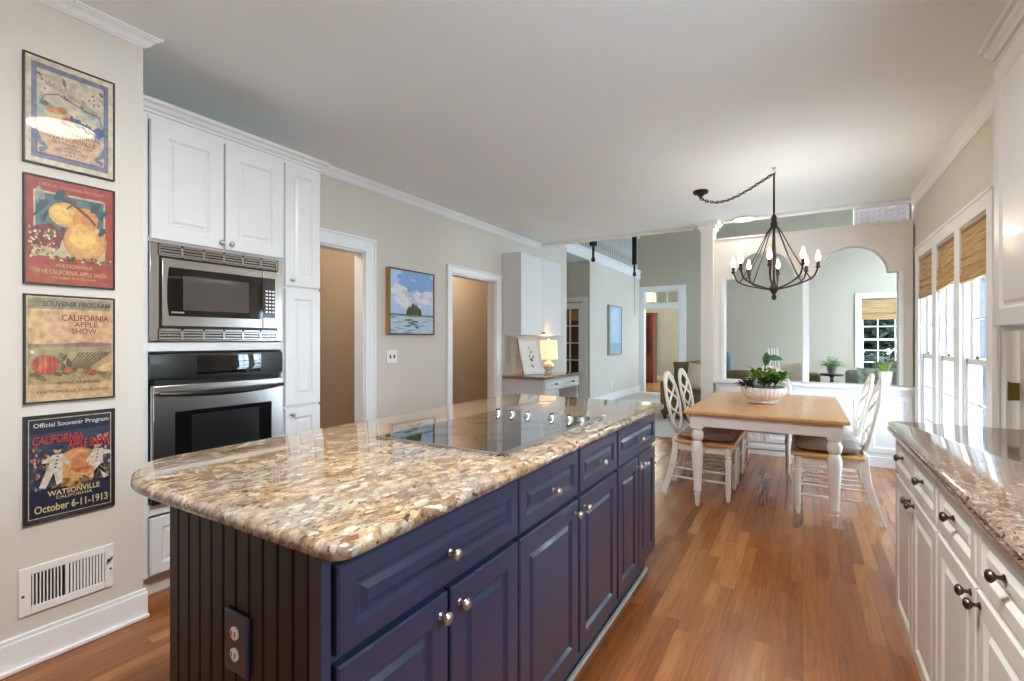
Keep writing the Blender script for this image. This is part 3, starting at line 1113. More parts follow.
# --- gallery above the living room
struct(MB().box(XLL - .02, XLL + .03, 6.41, 11.99, 2.79, 3.0).box(XLL - .02, XLL + .045, 6.41, 11.99, 2.96, 3.0).build('trim_14', M['trim'], loc=(XLL, 9, 2.8), bevel=.004))
g = thing('gallery_railing', 'white spindle balustrade of the upstairs gallery over the living room', 'railing', (XLL, 9, 3.0))
for k in range(46):
    yy = 6.6 + k * .115
    MB().lathe([(.016, 3.0), (.016, 3.12), (.011, 3.14), (.018, 3.3), (.012, 3.62), (.016, 3.66), (.016, 3.8)], (XLL, yy, 0), Z, 8).build('baluster', M['trim'], g)
MB().box(XLL - .03, XLL + .03, 6.45, 11.95, 3.8, 3.86).build('handrail', M['trim'], g, bevel=.01)

# ================================================================== KITCHEN ISLAND
IX = -.72       # face frame plane; doors stand .02 proud
isl = thing('kitchen_island', 'navy kitchen island with raised panel drawers and doors and beadboard end', 'kitchen island', (-1.0, 1.6, 0))
w = MB()
w.box(-1.245, IX, .566, 2.70, .10, .892)
w.build('carcass', M['navy'], isl, bevel=.002)
MB().box(-1.21, IX - .03, .60, 2.665, 0, .10).build('toe_kick', M['navy'], isl)
MB().box(IX - .029, IX - .012, .60, 2.68, 0, .018).build('shoe_moulding', M['cream'], isl, bevel=.004)
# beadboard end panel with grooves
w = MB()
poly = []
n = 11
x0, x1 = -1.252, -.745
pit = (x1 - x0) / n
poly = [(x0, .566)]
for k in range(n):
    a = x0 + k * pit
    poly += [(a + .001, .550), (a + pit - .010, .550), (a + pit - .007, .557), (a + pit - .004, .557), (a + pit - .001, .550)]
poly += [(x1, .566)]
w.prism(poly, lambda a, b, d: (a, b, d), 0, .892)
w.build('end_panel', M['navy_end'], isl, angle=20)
MB().box(-.745, IX + .010, .545, .566, 0, .892).build('corner_post', M['navy'], isl, bevel=.003)
ZD0, ZD1, ZT = .128, .695, .873
cols_ = [(.570, 1.196, 2), (1.206, 1.629, 0), (1.645, 2.054, 0), (2.072, 2.69, 2)]


def front(parent, nm, y0, y1, z0, z1, m, x=IX, fr=.055):
    return panel_front(MB(), (x, y0, z0), Y, Z, X, y1 - y0, z1 - z0, .022, fr).build(nm, m, parent, angle=20)


for y0, y1, k in cols_:
    d = front(isl, 'drawer', y0, y1, .712, ZT, M['navy'], fr=.04)
    knob(d, (IX + .022, (y0 + y1) / 2, .782), X, M['nickel'], k=.85)
    if k == 2:
        mid = (y0 + y1) / 2
        for a, b, kk in ((y0, mid - .005, mid - .035), (mid + .005, y1, mid + .035)):
            d = front(isl, 'door', a, b, ZD0, ZD1, M['navy'])
            knob(d, (IX + .022, kk, .652), X, M['nickel'], k=.85)
    else:
        kk = y1 - .035 if y0 < 1.5 else y0 + .035
        d = front(isl, 'door', y0, y1, ZD0, ZD1, M['navy'])
        knob(d, (IX + .022, kk, .652), X, M['nickel'], k=.85)


def slab(outline, z0, z1, edge, name, m, label, cat, loc):
    """stone top with a rounded-over edge: outline inset per level"""
    c = Vector((sum(p[0] for p in outline) / len(outline), sum(p[1] for p in outline) / len(outline)))
    n = len(outline)

    def inset(d):
        res = []
        for i in range(n):
            p0, p, p1 = Vector(outline[i - 1]), Vector(outline[i]), Vector(outline[(i + 1) % n])
            e0, e1 = (p - p0).normalized(), (p1 - p).normalized()
            n0, n1 = Vector((-e0.y, e0.x)), Vector((-e1.y, e1.x))
            bi = (n0 + n1).normalized()
            res.append(p + bi * (d / max(.3, bi.dot(n0))))
        return res
    mb = MB()
    b = 0
    for d, z in edge:
        for p in inset(d):
            mb.v.append(Vector((p.x, p.y, z0 + (z1 - z0) * z)))
    for i in range(len(edge) - 1):
        for k in range(n):
            k2 = (k + 1) % n
            mb.face((i * n + k, i * n + k2, (i + 1) * n + k2, (i + 1) * n + k))
    mb.face(list(reversed(range(n))))
    mb.face([(len(edge) - 1) * n + k for k in range(n)])
    return tag(mb.build(name, m, loc=loc, angle=50), label, cat)


def arc(cx, cy, r, a0, a1, n=7):
    return [(cx + r * cos(radians(a0 + (a1 - a0) * k / (n - 1))), cy + r * sin(radians(a0 + (a1 - a0) * k / (n - 1)))) for k in range(n)]


bull = [(.012, 0), (.004, .06), (0, .2), (0, .55), (.003, .74), (.009, .89), (.018, .97), (.028, 1)]
ol = arc(-.705, .582, .045, -90, 0) + arc(-.70, 2.70, .045, 0, 90) + arc(-1.60, 2.70, .045, 90, 180) + [(-1.645, .71), (-1.632, .672), (-1.61, .636), (-1.53, .582), (-1.465, .555), (-1.41, .542), (-1.35, .537)]
slab(ol, .893, .924, bull, 'granite_countertop', M['granite'], 'gold and brown granite countertop on the navy island', 'countertop', (-1.1, 1.6, .893))

# cooktop with its row of knobs
ck = thing('cooktop', 'black glass electric cooktop in a steel rim set in the island top', 'cooktop', (-1.02, 1.6, .925))
cx0, cx1, cy0, cy1 = -1.30, -.755, 1.222, 2.03
MB().box(cx0, cx1, cy0, cy0 + .014, .9245, .931).box(cx0, cx1, cy1 - .014, cy1, .9245, .931).box(cx0, cx0 + .012, cy0, cy1, .9245, .931).box(cx1 - .030, cx1, cy0, cy1, .9245, .931).build('rim', M['steel'], ck, bevel=.002)
MB().box(cx0 + .012, cx1 - .030, cy0 + .014, cy1 - .014, .9245, .9305).build('glass_top', M['black_glass'], ck)
w = MB()
for bx, by, r in ((-1.16, 1.42, .10), (-.92, 1.42, .075), (-1.16, 1.70, .075), (-.92, 1.70, .10)):
    for rr in (r, r * .66):
        w.tube([(bx + rr * cos(2 * pi * k / 40), by + rr * sin(2 * pi * k / 40), .9303) for k in range(40)], .0007, 4, True)
w.build('burner_rings', M['ring'], ck)
for kx in (-1.215, -1.142, -1.058, -.938, -.855, -.800):
    kb = MB().lathe([(.020, 0), (.020, .003), (.016, .005), (.0155, .013), (.013, .016), (0, .017)], (kx, 1.895, .9306), Z, 20).build('knob', M['nickel'], ck, angle=40)
    MB().box(kx - .003, kx + .003, 1.880, 1.910, .947, .954).build('pointer', M['black'], kb, bevel=.001)

# outlet on the end panel
ou = thing('electrical_outlet', 'navy outlet plate with two white sockets on the island end panel', 'outlet', (-.968, .55, .68))
MB().box(-1.008, -.928, .541, .5500, .608, .728).build('plate', M['navy'], ou, bevel=.003)
for z in (.688, .646):
    s_ = MB().lathe([(.013, 0), (.013, .003), (.011, .004)], (-.968, .5412, z), -Y, 18).build('socket', M['plastic'], ou)
    MB().box(-.975, -.973, .5365, .5375, z - .004, z + .006).box(-.963, -.961, .5365, .5375, z - .004, z + .006).build('slot', M['slot'], s_)

# ================================================================== OVEN WALL
FX = -2.762     # face frame plane of the tall cabinets
oc = thing('oven_cabinet', 'tall white cabinet that holds the microwave and the wall oven', 'cabinet', (-3.0, 1.44, 0))
YA, YM, YE = 1.052, 1.836, 2.098
w = MB()
w.box(XL + .003, FX, YA, 1.118, .10, 2.40)
w.box(XL + .003, FX, 1.824, YM, .10, 2.40)
w.box(XL + .003, -3.22, 1.118, 1.824, .10, 2.40)
for z0, z1 in ((.10, .12), (.40, .455), (1.215, 1.262), (1.762, 1.785), (2.36, 2.40)):
    w.box(-3.22, FX, 1.118, 1.824, z0, z1)
w.build('carcass', M['white'], oc, bevel=.0015)
MB().box(XL + .003, -2.80, YA, YM, 0, .10).build('toe_kick', M['cream'], oc)
for a, b, kk in ((1.122, 1.472, 1.452), (1.480, 1.832, 1.505)):
    d = front(oc, 'door', a, b, 1.772, 2.362, M['white'], FX, .075)
    knob(d, (FX + .022, kk, 1.806), X, M['nickel'], k=.85)
front(oc, 'drawer', 1.120, 1.828, .112, .392, M['white'], FX, .05)


def cab_crown(parent, x, out, y0, y1, z, steps, m, end=1):
    mb = MB()
    n = len(steps)
    pts = []
    for yy, e in ((y0, 0), (y1, end)):
        for p, q in steps:
            mb.v.append(Vector((x + out * p, yy + e * max(p, 0), z + q)))
    mb.face(list(range(n)))
    mb.face([n + i for i in reversed(range(n))])
    for i in range(n):
        j = (i + 1) % n
        mb.face((i, n + i, n + j, j))
    return mb.build('crown', m, parent, angle=25)


CS = [(-.05, -.0), (.012, -.0), (.014, .012), (.024, .018), (.034, .034), (.05, .042), (.054, .056), (-.05, .056)]
cab_crown(oc, FX, 1, YA, YM, 2.395, CS, M['white'], 0)
pc = thing('pantry_cabinet', 'narrow tall white pantry cabinet right of the wall oven', 'cabinet', (-3.0, 1.97, 0))
MB().box(XL + .003, FX, YM + .001, YE, .10, 2.40).build('carcass', M['white'], pc, bevel=.0015)
MB().box(XL + .003, -2.80, YM + .001, YE, 0, .10).build('toe_kick', M['cream'], pc)
for z0, z1, kz in ((1.61, 2.372, 1.65), (.862, 1.594, None), (.112, .846, .808)):
    d = front(pc, 'door', YM + .006, YE - .004, z0, z1, M['white'], FX, .06)
    if kz:
        knob(d, (FX + .022, YM + .045, kz), X, M['nickel'], k=.85)
cab_crown(pc, FX, 1, YM + .001, YE, 2.395, CS, M['white'], 1)

# microwave
mw = thing('microwave_oven', 'built in stainless microwave with vented trim above the wall oven', 'microwave', (-2.9, 1.47, 1.27))
y0, y1, z0, z1 = 1.120, 1.822, 1.268, 1.756
MB().box(-3.15, FX - .002, 1.16, 1.79, 1.30, 1.72).build('case', M['black'], mw)
w = MB()
f0, f1 = FX, FX + .018
vh = .062
w.box(f0, f1, y0, y0 + .038, z0, z1).box(f0, f1, y1 - .032, y1, z0, z1)
for za, zb in ((z0, z0 + vh), (z1 - vh, z1)):
    w.box(f0, f1, y0 + .038, y1 - .032, za, za + .006).box(f0, f1, y0 + .038, y1 - .032, zb - .012, zb)
    n = 6
    L_ = (y1 - .032 - y0 - .038)
    for k in range(n + 1):
        c = y0 + .038 + L_ * k / n
        w.box(f0, f1, c - .007, c + .007, za, zb)
    for q in range(3):
        zz = za + .006 + (zb - za - .018) * (q + .5) / 3
        w.box(f0, f1 - .004, y0 + .038, y1 - .032, zz - .0045, zz + .0045)
w.build('vented_trim', M['steel'], mw, bevel=.001)
MB().box(f0 - .0015, f0 + .002, y0 + .03, y1 - .03, z0 + .003, z1 - .003).build('vent_backing', M['slot'], mw)
ya, yb, za, zb = y0 + .040, y1 - .034, z0 + .066, z1 - .066
MB().box(FX + .003, FX + .016, ya - .001, yb + .001, za - .001, zb + .001).build('gasket', M['black'], mw)
ys = yb - .098
dr = panel_front(MB(), (FX + .016, ya + .006, za + .008), Y, Z, X, ys - ya - .008, zb - za - .016, .014, .0, 0, .0)
dr = MB().box(FX + .016, FX + .032, ya + .006, ys - .002, za + .008, zb - .008).build('door', M['steel'], mw, bevel=.003)
MB().prism([(ya + .036, za + .06), (ya + .028, za + .13), (ya + .028, zb - .13), (ya + .036, zb - .05), (ys - .002, zb - .05), (ys - .002, za + .06)], lambda a, b, d: (d, a, b), FX + .0322, FX + .0335).build('window', M['smoke_glass'], dr)
MB().box(FX + .0335, FX + .0341, ya + .10, ys - .085, za + .092, zb - .088).build('screen', M['screen'], dr)
MB().box(FX + .0335, FX + .0343, ya + .046, ya + .105, za + .075, za + .083).build('badge', M['nickel'], dr)
cp = MB().box(FX + .016, FX + .032, ys, yb - .006, za + .008, zb - .008).build('control_panel', M['steel'], mw, bevel=.003)
MB().box(FX + .0322, FX + .0335, ys - .001, yb - .022, za + .070, zb - .050).build('keypad', M['black'], cp)
MB().box(FX + .0334, FX + .0340, ys + .014, yb - .03, zb - .108, zb - .078).build('display', M['screen'], cp)
for r_ in range(7):
    for c_ in range(3):
        yy = ys + .022 + c_ * .021
        zz = zb - .128 - r_ * .0205
        MB().box(FX + .0334, FX + .0350, yy - .0065, yy + .0065, zz - .005, zz + .005).build('button', M['plastic'], cp)
MB().box(FX + .0322, FX + .0345, ys + .008, yb - .024, za + .022, za + .055).build('open_button', M['steel'], cp, bevel=.002)

# wall oven
wo = thing('wall_oven', 'stainless wall oven with black control panel below the microwave', 'oven', (-2.9, 1.47, .46))
y0, y1 = 1.119, 1.823
MB().box(-3.2, FX - .002, 1.13, 1.81, .47, 1.19).build('case', M['black'], wo)
w = MB()
n = 14
for k in range(n + 1):          # gently bowed black control panel
    yy = y0 + (y1 - y0) * k / n
    bow = .030 * (1 - (2 * k / n - 1) ** 2) + .018
    for dx, z in ((0, 1.075), (bow, 1.078), (bow + .004, 1.13), (bow, 1.198), (0, 1.206)):
        w.v.append(Vector((FX + dx, yy, z)))
for k in range(n):
    for q in range(5):
        q2 = (q + 1) % 5
        w.face((k * 5 + q, (k + 1) * 5 + q, (k + 1) * 5 + q2, k * 5 + q2))
w.face((0, 1, 2, 3, 4)); w.face(tuple(n * 5 + i for i in (4, 3, 2, 1, 0)))
pn = w.build('control_panel', M['black'], wo, angle=30)
w = MB()
for k in range(4, 12):
    yy = y0 + (y1 - y0) * k / n
    bow = .030 * (1 - (2 * k / n - 1) ** 2) + .018
    w.v += [Vector((FX + bow + .0020, yy, 1.092)), Vector((FX + bow + .0052, yy, 1.13)), Vector((FX + bow + .0016, yy, 1.19))]
for k in range(7):
    for q in range(2):
        w.face((k * 3 + q, (k + 1) * 3 + q, (k + 1) * 3 + q + 1, k * 3 + q + 1))
w.build('display_glass', M['black_glass'], pn, angle=60)
MB().box(FX, FX + .016, y0 + .02, y1 - .02, 1.048, 1.072).build('vent_gap', M['slot'], wo)
od = MB().box(FX, FX + .034, y0 + .004, y1 - .004, .512, 1.046).build('door', M['steel'], wo, bevel=.006)
MB().box(FX + .0342, FX + .0352, 1.223, 1.742, .60, .908).build('window', M['smoke_glass'], od)
MB().box(FX + .0352, FX + .0356, 1.30, 1.665, .63, .885).build('inner_screen', M['black'], od)
pts, rs = [], []
for k in range(15):
    u = k / 14
    pts.append((FX + .048 + .042 * sin(pi * u) ** .8, 1.15 + .655 * u, 1.005 - .010 * sin(pi * u)))
    rs.append(.010 + .007 * sin(pi * u))
MB().tube(pts, rs, 12).tube([(FX + .034, 1.152, 1.005), (FX + .05, 1.152, 1.005)], .011, 10).tube([(FX + .034, 1.803, 1.005), (FX + .05, 1.803, 1.005)], .011, 10).build('handle', M['black'], od)
MB().box(FX, FX + .03, y0 + .004, y1 - .004, .458, .508).build('bottom_trim', M['black'], wo, bevel=.003)

# ================================================================== NEAR WALL: posters and vent
def circle(cx, cy, rx, ry, n=24, a0=0, a1=360, rot=0):
    res = []
    for k in range(n):
        a = radians(a0 + (a1 - a0) * k / (n if a1 - a0 == 360 else n - 1))
        x_, y_ = rx * cos(a), ry * sin(a)
        res.append((cx + x_ * cos(rot) - y_ * sin(rot), cy + x_ * sin(rot) + y_ * cos(rot)))
    return res


PM = {}


def pm(c, var=.18, vs=45):
    if c not in PM:
        q = tuple(int(v * .88 + 8) for v in c)
        PM[c] = mat('printed ink %d %d %d' % c, q, .45, coat=1.0, coat_rough=.015, var=var * 1.5, vscale=vs)
    return PM[c]


class Print:
    """shapes laid one over another on a flat sheet; coordinates 0..1 across and up"""

    def __init__(s, O, U, V, N, w, h):
        s.O, s.U, s.V, s.N, s.w, s.h = Vector(O), Vector(U), Vector(V), Vector(N), w, h
        s.mb, s.mats, s.d = MB(), [], 0.

    def pt(s, a, b, d=0):
        return s.O + s.U * (a * s.w) + s.V * (b * s.h) + s.N * d

    def poly(s, pts, c, **k):
        m = pm(c, **k) if isinstance(c, tuple) else c
        if m not in s.mats:
            s.mats.append(m)
        s.mb.mi = s.mats.index(m)
        s.d += .00006
        b = len(s.mb.v)
        for a, e in pts:
            a, e = min(max(a, 0), 1), min(max(e, 0), 1)
            s.mb.v.append(s.pt(a, e, s.d))
        s.mb.face([b + i for i in range(len(pts))])

    def rect(s, a0, b0, a1, b1, c, **k):
        s.poly([(a0, b0), (a1, b0), (a1, b1), (a0, b1)], c, **k)

    def oval(s, cx, cy, rx, ry, c, rot=0, n=20, **k):
        s.poly(circle(cx, cy, rx, ry, n, rot=rot), c, **k)

    def band(s, pts, wd, c):
        n = len(pts)
        L_, R_ = [], []
        for i in range(n):
            a, b = pts[max(i - 1, 0)], pts[min(i + 1, n - 1)]
            dx, dy = b[0] - a[0], b[1] - a[1]
            l = math.hypot(dx, dy) or 1
            L_.append((pts[i][0] - dy / l * wd / 2, pts[i][1] + dx / l * wd / 2))
            R_.append((pts[i][0] + dy / l * wd / 2, pts[i][1] - dx / l * wd / 2))
        for i in range(n - 1):
            s.poly([L_[i], R_[i], R_[i + 1], L_[i + 1]], c)

    def done(s, name, parent):
        return s.mb.build(name, s.mats, parent, smooth=False)


def poster(y0, y1, z0, z1, label, draw, frame_m=None, fw=.007):
    t_ = thing('framed_poster', label, 'poster', (XP, (y0 + y1) / 2, z0), 'vintage posters on the near wall')
    w = MB()
    f = XP + .001
    g_ = f + .013
    w.box(f, g_, y0, y0 + fw, z0, z1).box(f, g_, y1 - fw, y1, z0, z1).box(f, g_, y0 + fw, y1 - fw, z0, z0 + fw).box(f, g_, y0 + fw, y1 - fw, z1 - fw, z1)
    w.build('frame', frame_m or M['dark_frame'], t_, bevel=.0015)
    p = Print((f + .009, y0 + fw, z0 + fw), Y, Z, X, y1 - y0 - 2 * fw, z1 - z0 - 2 * fw)
    texts = draw(p)
    pr = p.done('print', t_)
    for tx in texts:
        s_, a, b, ww, hh, c = tx[:6]
        kw = tx[6] if len(tx) > 6 else {}
        text_mesh(s_, 'lettering', pm(c, var=.02), pr, p.pt(a, b, p.d + .0003), Y, Z, X, ww * p.w, hh * p.h, **kw)
    return t_


rnd = random.Random(3)


def draw1(p):
    paper, blue, tan_ = (212, 192, 160), (112, 118, 142), (204, 168, 128)
    p.rect(0, 0, 1, 1, (216, 202, 170))
    p.rect(.06, .05, .94, .95, blue)
    p.rect(.12, .10, .88, .90, (206, 190, 160))
    p.rect(.12, .34, .88, .62, (176, 188, 184))
    p.rect(.12, .10, .88, .34, (216, 180, 142))
    p.oval(.5, .43, .36, .17, (208, 196, 160))
    for k in range(26):
        p.oval(rnd.uniform(.12, .88), rnd.uniform(.66, .86), rnd.uniform(.02, .05), .02, rnd.choice([(120, 110, 100), (168, 156, 132), (196, 180, 160), (104, 104, 116)]), rot=rnd.uniform(0, 3))
    for cx, cy in ((.17, .80), (.26, .76), (.20, .72), (.76, .76), (.82, .72), (.70, .74)):
        for q in range(5):
            a = q * 1.257
            p.oval(cx + .035 * cos(a), cy + .022 * sin(a), .03, .018, (214, 194, 180), rot=a)
        p.oval(cx, cy, .014, .01, (150, 96, 70))
    p.band([(.14, .56), (.2, .66), (.34, .70), (.5, .66), (.66, .62), (.82, .60), (.88, .46)], .012, (128, 100, 84))
    p.band([(.2, .78), (.4, .74), (.6, .69), (.8, .62)], .04, (176, 166, 142))
    p.oval(.20, .58, .05, .025, (92, 96, 86))
    for cx, cy, c in ((.27, .545, (208, 142, 60)), (.34, .545, (216, 154, 68)), (.39, .555, (196, 120, 52)), (.44, .46, (176, 64, 44)), (.48, .455, (190, 84, 54))):
        p.oval(cx, cy, .055, .035, c)
    for k in range(12):
        p.oval(.5 + .03 * k + rnd.uniform(-.01, .01), .5 - .008 * k, .022, rnd.uniform(.02, .05), rnd.choice([(84, 104, 138), (104, 124, 152), (70, 86, 116)]))
    p.oval(.82, .44, .06, .05, (66, 92, 142))
    p.rect(.12, .10, .88, .34, (214, 176, 138))
    for sx in (.10, .90):
        p.band([(sx, .3), (sx + (.05 if sx < .5 else -.05), .2), (sx + (.12 if sx < .5 else -.12), .16), (sx + (.04 if sx < .5 else -.04), .12)], .05, (112, 118, 142))
    red, dk = (150, 52, 40), (78, 74, 80)
    return [('ANNUAL', .66, .345, .36, .035, dk), ('WATSONVILLE', .5, .285, .54, .048, red), ('CALIFORNIA APPLE SHOW', .5, .235, .48, .024, dk), ('OFFICIAL', .5, .195, .26, .022, dk), ('SOUVENIR PROGRAM', .5, .165, .36, .022, dk), ('1911', .5, .13, .14, .022, dk)]


def draw2(p):
    red = (164, 62, 44)
    p.rect(0, 0, 1, 1, red)
    p.rect(.08, .26, .90, .88, (196, 182, 140))
    p.rect(.10, .50, .88, .86, (86, 112, 116))
    for k in range(16):
        p.oval(rnd.uniform(.14, .86), rnd.uniform(.44, .84), rnd.uniform(.05, .11), rnd.uniform(.015, .035), rnd.choice([(58, 84, 90), (74, 98, 92), (46, 66, 84), (150, 160, 140)]), rot=rnd.uniform(0, 3))
    p.oval(.44, .68, .20, .12, (226, 176, 84)); p.oval(.40, .695, .13, .075, (238, 196, 104))
    p.oval(.66, .66, .15, .12, (216, 140, 78))
    p.oval(.66, .44, .26, .19, (208, 144, 78)); p.oval(.655, .45, .235, .17, (226, 166, 88)); p.oval(.63, .47, .15, .11, (238, 186, 104))
    p.band([(.42, .88), (.5, .80), (.58, .76), (.70, .69), (.78, .62)], .03, (104, 70, 50))
    p.band([(.55, .82), (.48, .77), (.44, .74)], .02, (104, 70, 50))
    for cx, cy, r in ((.86, .56, .06), (.9, .76, .05), (.17, .74, .08), (.36, .86, .08), (.78, .80, .08)):
        p.oval(cx, cy, r, r * .5, (48, 74, 84), rot=.7)
    p.poly([(.04, .36), (.36, .34), (.40, .50), (.26, .58), (.05, .52)], (120, 48, 38))
    for k in range(70):
        p.oval(rnd.uniform(.01, .34), rnd.uniform(.24, .52), .018, .012, rnd.choice([(226, 196, 150), (206, 150, 110), (236, 216, 180), (150, 70, 54), (120, 116, 70)]), rot=rnd.uniform(0, 3), n=10)
    for k in range(26):
        p.oval(rnd.uniform(.3, .98), rnd.uniform(.23, .275), .02, .010, rnd.choice([(226, 196, 150), (120, 116, 70), (70, 60, 54)]), n=10)
    cr = (224, 180, 112)
    return [('OFFICIAL SOUVENIR PROGRAM', .5, .935, .74, .030, (226, 150, 120)), ('WATSONVILLE', .52, .180, .42, .034, cr), ('THE CALIFORNIA APPLE SHOW', .52, .112, .80, .044, cr), ('OCTOBER 9TH TO 14TH', .52, .06, .5, .022, cr)]


def draw3(p):
    p.rect(0, 0, 1, 1, (206, 172, 124))
    p.rect(.02, .88, .98, .985, (150, 142, 112))
    p.rect(.04, .52, .97, .87, (214, 168, 122))
    p.rect(.02, .50, .98, .545, (150, 120, 108))
    p.oval(.7, .54, .3, .02, (140, 110, 110))
    p.rect(.02, .16, .98, .51, (176, 150, 96))
    p.rect(.02, .42, .98, .505, (162, 140, 100))
    for k in range(9):
        p.band([(.44 + k * .03, .30), (.60 + k * .045, .46)], .016, (98, 84, 64))
    for k in range(16):
        p.oval(rnd.uniform(.28, .5), rnd.uniform(.31, .43), .04, .022, rnd.choice([(92, 96, 62), (76, 80, 58), (122, 118, 70)]), rot=rnd.uniform(0, 3))
    for k in range(24):
        p.oval(rnd.uniform(.06, .96), rnd.uniform(.21, .31), .05, .02, rnd.choice([(120, 112, 62), (150, 130, 80), (98, 92, 56)]), rot=rnd.uniform(-.4, .4))
    p.oval(.20, .345, .15, .095, (180, 74, 46))
    for k in range(5):
        p.oval(.10 + k * .05, .345, .018, .088, rnd.choice([(206, 104, 60), (166, 62, 40), (196, 88, 52)]))
    p.oval(.45, .29, .045, .03, (190, 86, 56)); p.oval(.74, .255, .06, .028, (156, 58, 46)); p.oval(.68, .265, .05, .024, (176, 84, 56))
    p.poly([(.80, .30), (.97, .36), (.97, .26), (.84, .26)], (222, 178, 130))
    rd, dk = (146, 58, 40), (84, 68, 54)
    return [('SOUVENIR PROGRAM', .56, .93, .78, .055, dk, dict(bold=.01)), ('CALIFORNIA', .66, .80, .56, .062, rd, dict(bold=.012)), ('APPLE', .66, .735, .28, .05, rd, dict(bold=.012)), ('SHOW', .64, .67, .30, .055, rd, dict(bold=.012)), ('APPLE ANNUAL', .58, .165, .5, .034, (112, 84, 56)), ('WATSONVILLE, CALIFORNIA', .52, .085, .84, .036, rd)]


def draw4(p):
    nav, paper = (30, 36, 60), (208, 190, 156)
    p.rect(0, 0, 1, 1, (38, 40, 52))
    p.rect(.025, .02, .975, .98, paper)
    p.rect(.035, .028, .965, .972, nav)
    p.rect(.035, .30, .965, .84, (52, 58, 84))
    for k in range(120):
        a = rnd.choice([rnd.uniform(.05, .24), rnd.uniform(.76, .95)])
        p.oval(a, rnd.uniform(.30, .76), .02, .014, rnd.choice([(168, 88, 66), (206, 160, 130), (120, 60, 56), (96, 112, 96), (78, 70, 110), (190, 130, 90)]), n=9, rot=rnd.uniform(0, 3))
    p.oval(.56, .46, .27, .20, (196, 132, 72)); p.oval(.55, .48, .22, .16, (222, 166, 96)); p.oval(.62, .50, .14, .11, (206, 130, 76))
    for k in range(14):
        p.oval(rnd.uniform(.24, .8), rnd.uniform(.27, .36), .05, .018, rnd.choice([(78, 92, 62), (150, 110, 60), (60, 70, 58)]), rot=rnd.uniform(-.6, .6))
    cream = (216, 204, 182)

    def figure(x, s, lean):          # performer in a loose white costume
        p.oval(x, .66, .045, .032, (206, 170, 140))
        p.oval(x + .01 * s, .685, .055, .022, (44, 44, 52))
        p.poly([(x - .06, .62), (x + .06, .62), (x + .09 + lean, .46), (x - .08 + lean, .46)], cream)
        p.poly([(x + lean - .09, .48), (x + lean + .01, .48), (x + lean - .10 * s, .30), (x + lean - .17 * s, .32)], cream)
        p.poly([(x + lean - .02, .48), (x + lean + .09, .48), (x + lean + .08 * s, .34), (x + lean + .02 * s, .32)], cream)
        p.poly([(x - .05 * s, .61), (x - .16 * s, .58), (x - .17 * s, .55), (x - .05 * s, .55)], cream)
        p.poly([(x + .05 * s, .61), (x + .15 * s, .52), (x + .13 * s, .49), (x + .04 * s, .55)], cream)
        for q in range(4):
            p.oval(x + lean * q / 4, .60 - .035 * q, .012, .009, (40, 40, 48) if s > 0 else (170, 50, 44), n=9)
    figure(.33, 1, -.03)
    figure(.80, -1, -.03)
    wt, rd, gold = (226, 218, 198), (196, 58, 42), (224, 206, 150)
    return [('Official Souvenir Program', .5, .915, .86, .055, wt, dict(bold=.012)), ('CALIFORNIA', .34, .775, .56, .085, rd, dict(bold=.02, shear=.2)), ('APPLE SHOW', .70, .70, .52, .095, rd, dict(bold=.02, shear=.2)), ('Program', .58, .44, .24, .06, rd, dict(bold=.01, shear=.3)), ('WATSONVILLE', .52, .245, .60, .052, gold, dict(bold=.02)), ('CALIFORNIA', .52, .195, .42, .028, gold, dict(bold=.012)), ('October 6-11-1913', .5, .11, .84, .078, gold, dict(bold=.02))]


poster(.630, .923, 1.967, 2.398, 'topmost framed poster with blossoms and fruit in a blue border', draw1)
poster(.631, .923, 1.492, 1.925, 'framed red poster with two large golden apples, second from the top', draw2)
poster(.632, .923, 1.021, 1.454, 'framed tan poster of orchard rows with red California Apple Show lettering', draw3)
poster(.631, .923, .549, .973, 'lowest framed poster, navy with white costumed figures and October 1913 lettering', draw4)

vt = thing('wall_vent', 'white return air grille low on the near wall under the posters', 'vent', (XP, .77, .2))
y0, y1, z0, z1 = .619, .918, .197, .382
w = MB()
w.box(XP + .001, XP + .009, y0, y0 + .036, z0, z1).box(XP + .001, XP + .009, y1 - .030, y1, z0, z1).box(XP + .001, XP + .009, y0 + .036, y1 - .030, z0, z0 + .030).box(XP + .001, XP + .009, y0 + .036, y1 - .030, z1 - .030, z1).box(XP + .001, XP + .009, .757, .769, z0 + .03, z1 - .03)
w.build('frame', M['plastic'], vt, bevel=.002)
MB().box(XP + .0006, XP + .0016, y0 + .034, y1 - .028, z0 + .028, z1 - .028).build('duct_shade', M['slot'], vt)  # thin dark sheet stands in for the shade behind the louvres
w = MB()
n = 22
for k in range(n):
    c = .655 + (.888 - .655) * (k + .5) / n
    if .755 < c < .771:
        continue
    bw = .0042 if c < .76 else .0068
    w.box(XP + .003, XP + .0075, c - bw / 2, c + bw / 2, z0 + .03, z1 - .03)
w.build('louvres', M['plastic'], vt)
MB().box(XP + .009, XP + .018, y1 - .022, y1 - .014, z1 - .072, z1 - .062).tube([(XP + .016, y1 - .024, z1 - .075), (XP + .018, y1 - .006, z1 - .055)], .003, 8).build('lever', M['pewter'], vt)
for yy in (y0 + .012, y1 - .010):
    MB().lathe([(.005, 0), (.004, .002), (0, .003)], (XP + .009, yy, (z0 + z1) / 2 - .015), X, 12).build('screw', M['pewter'], vt)

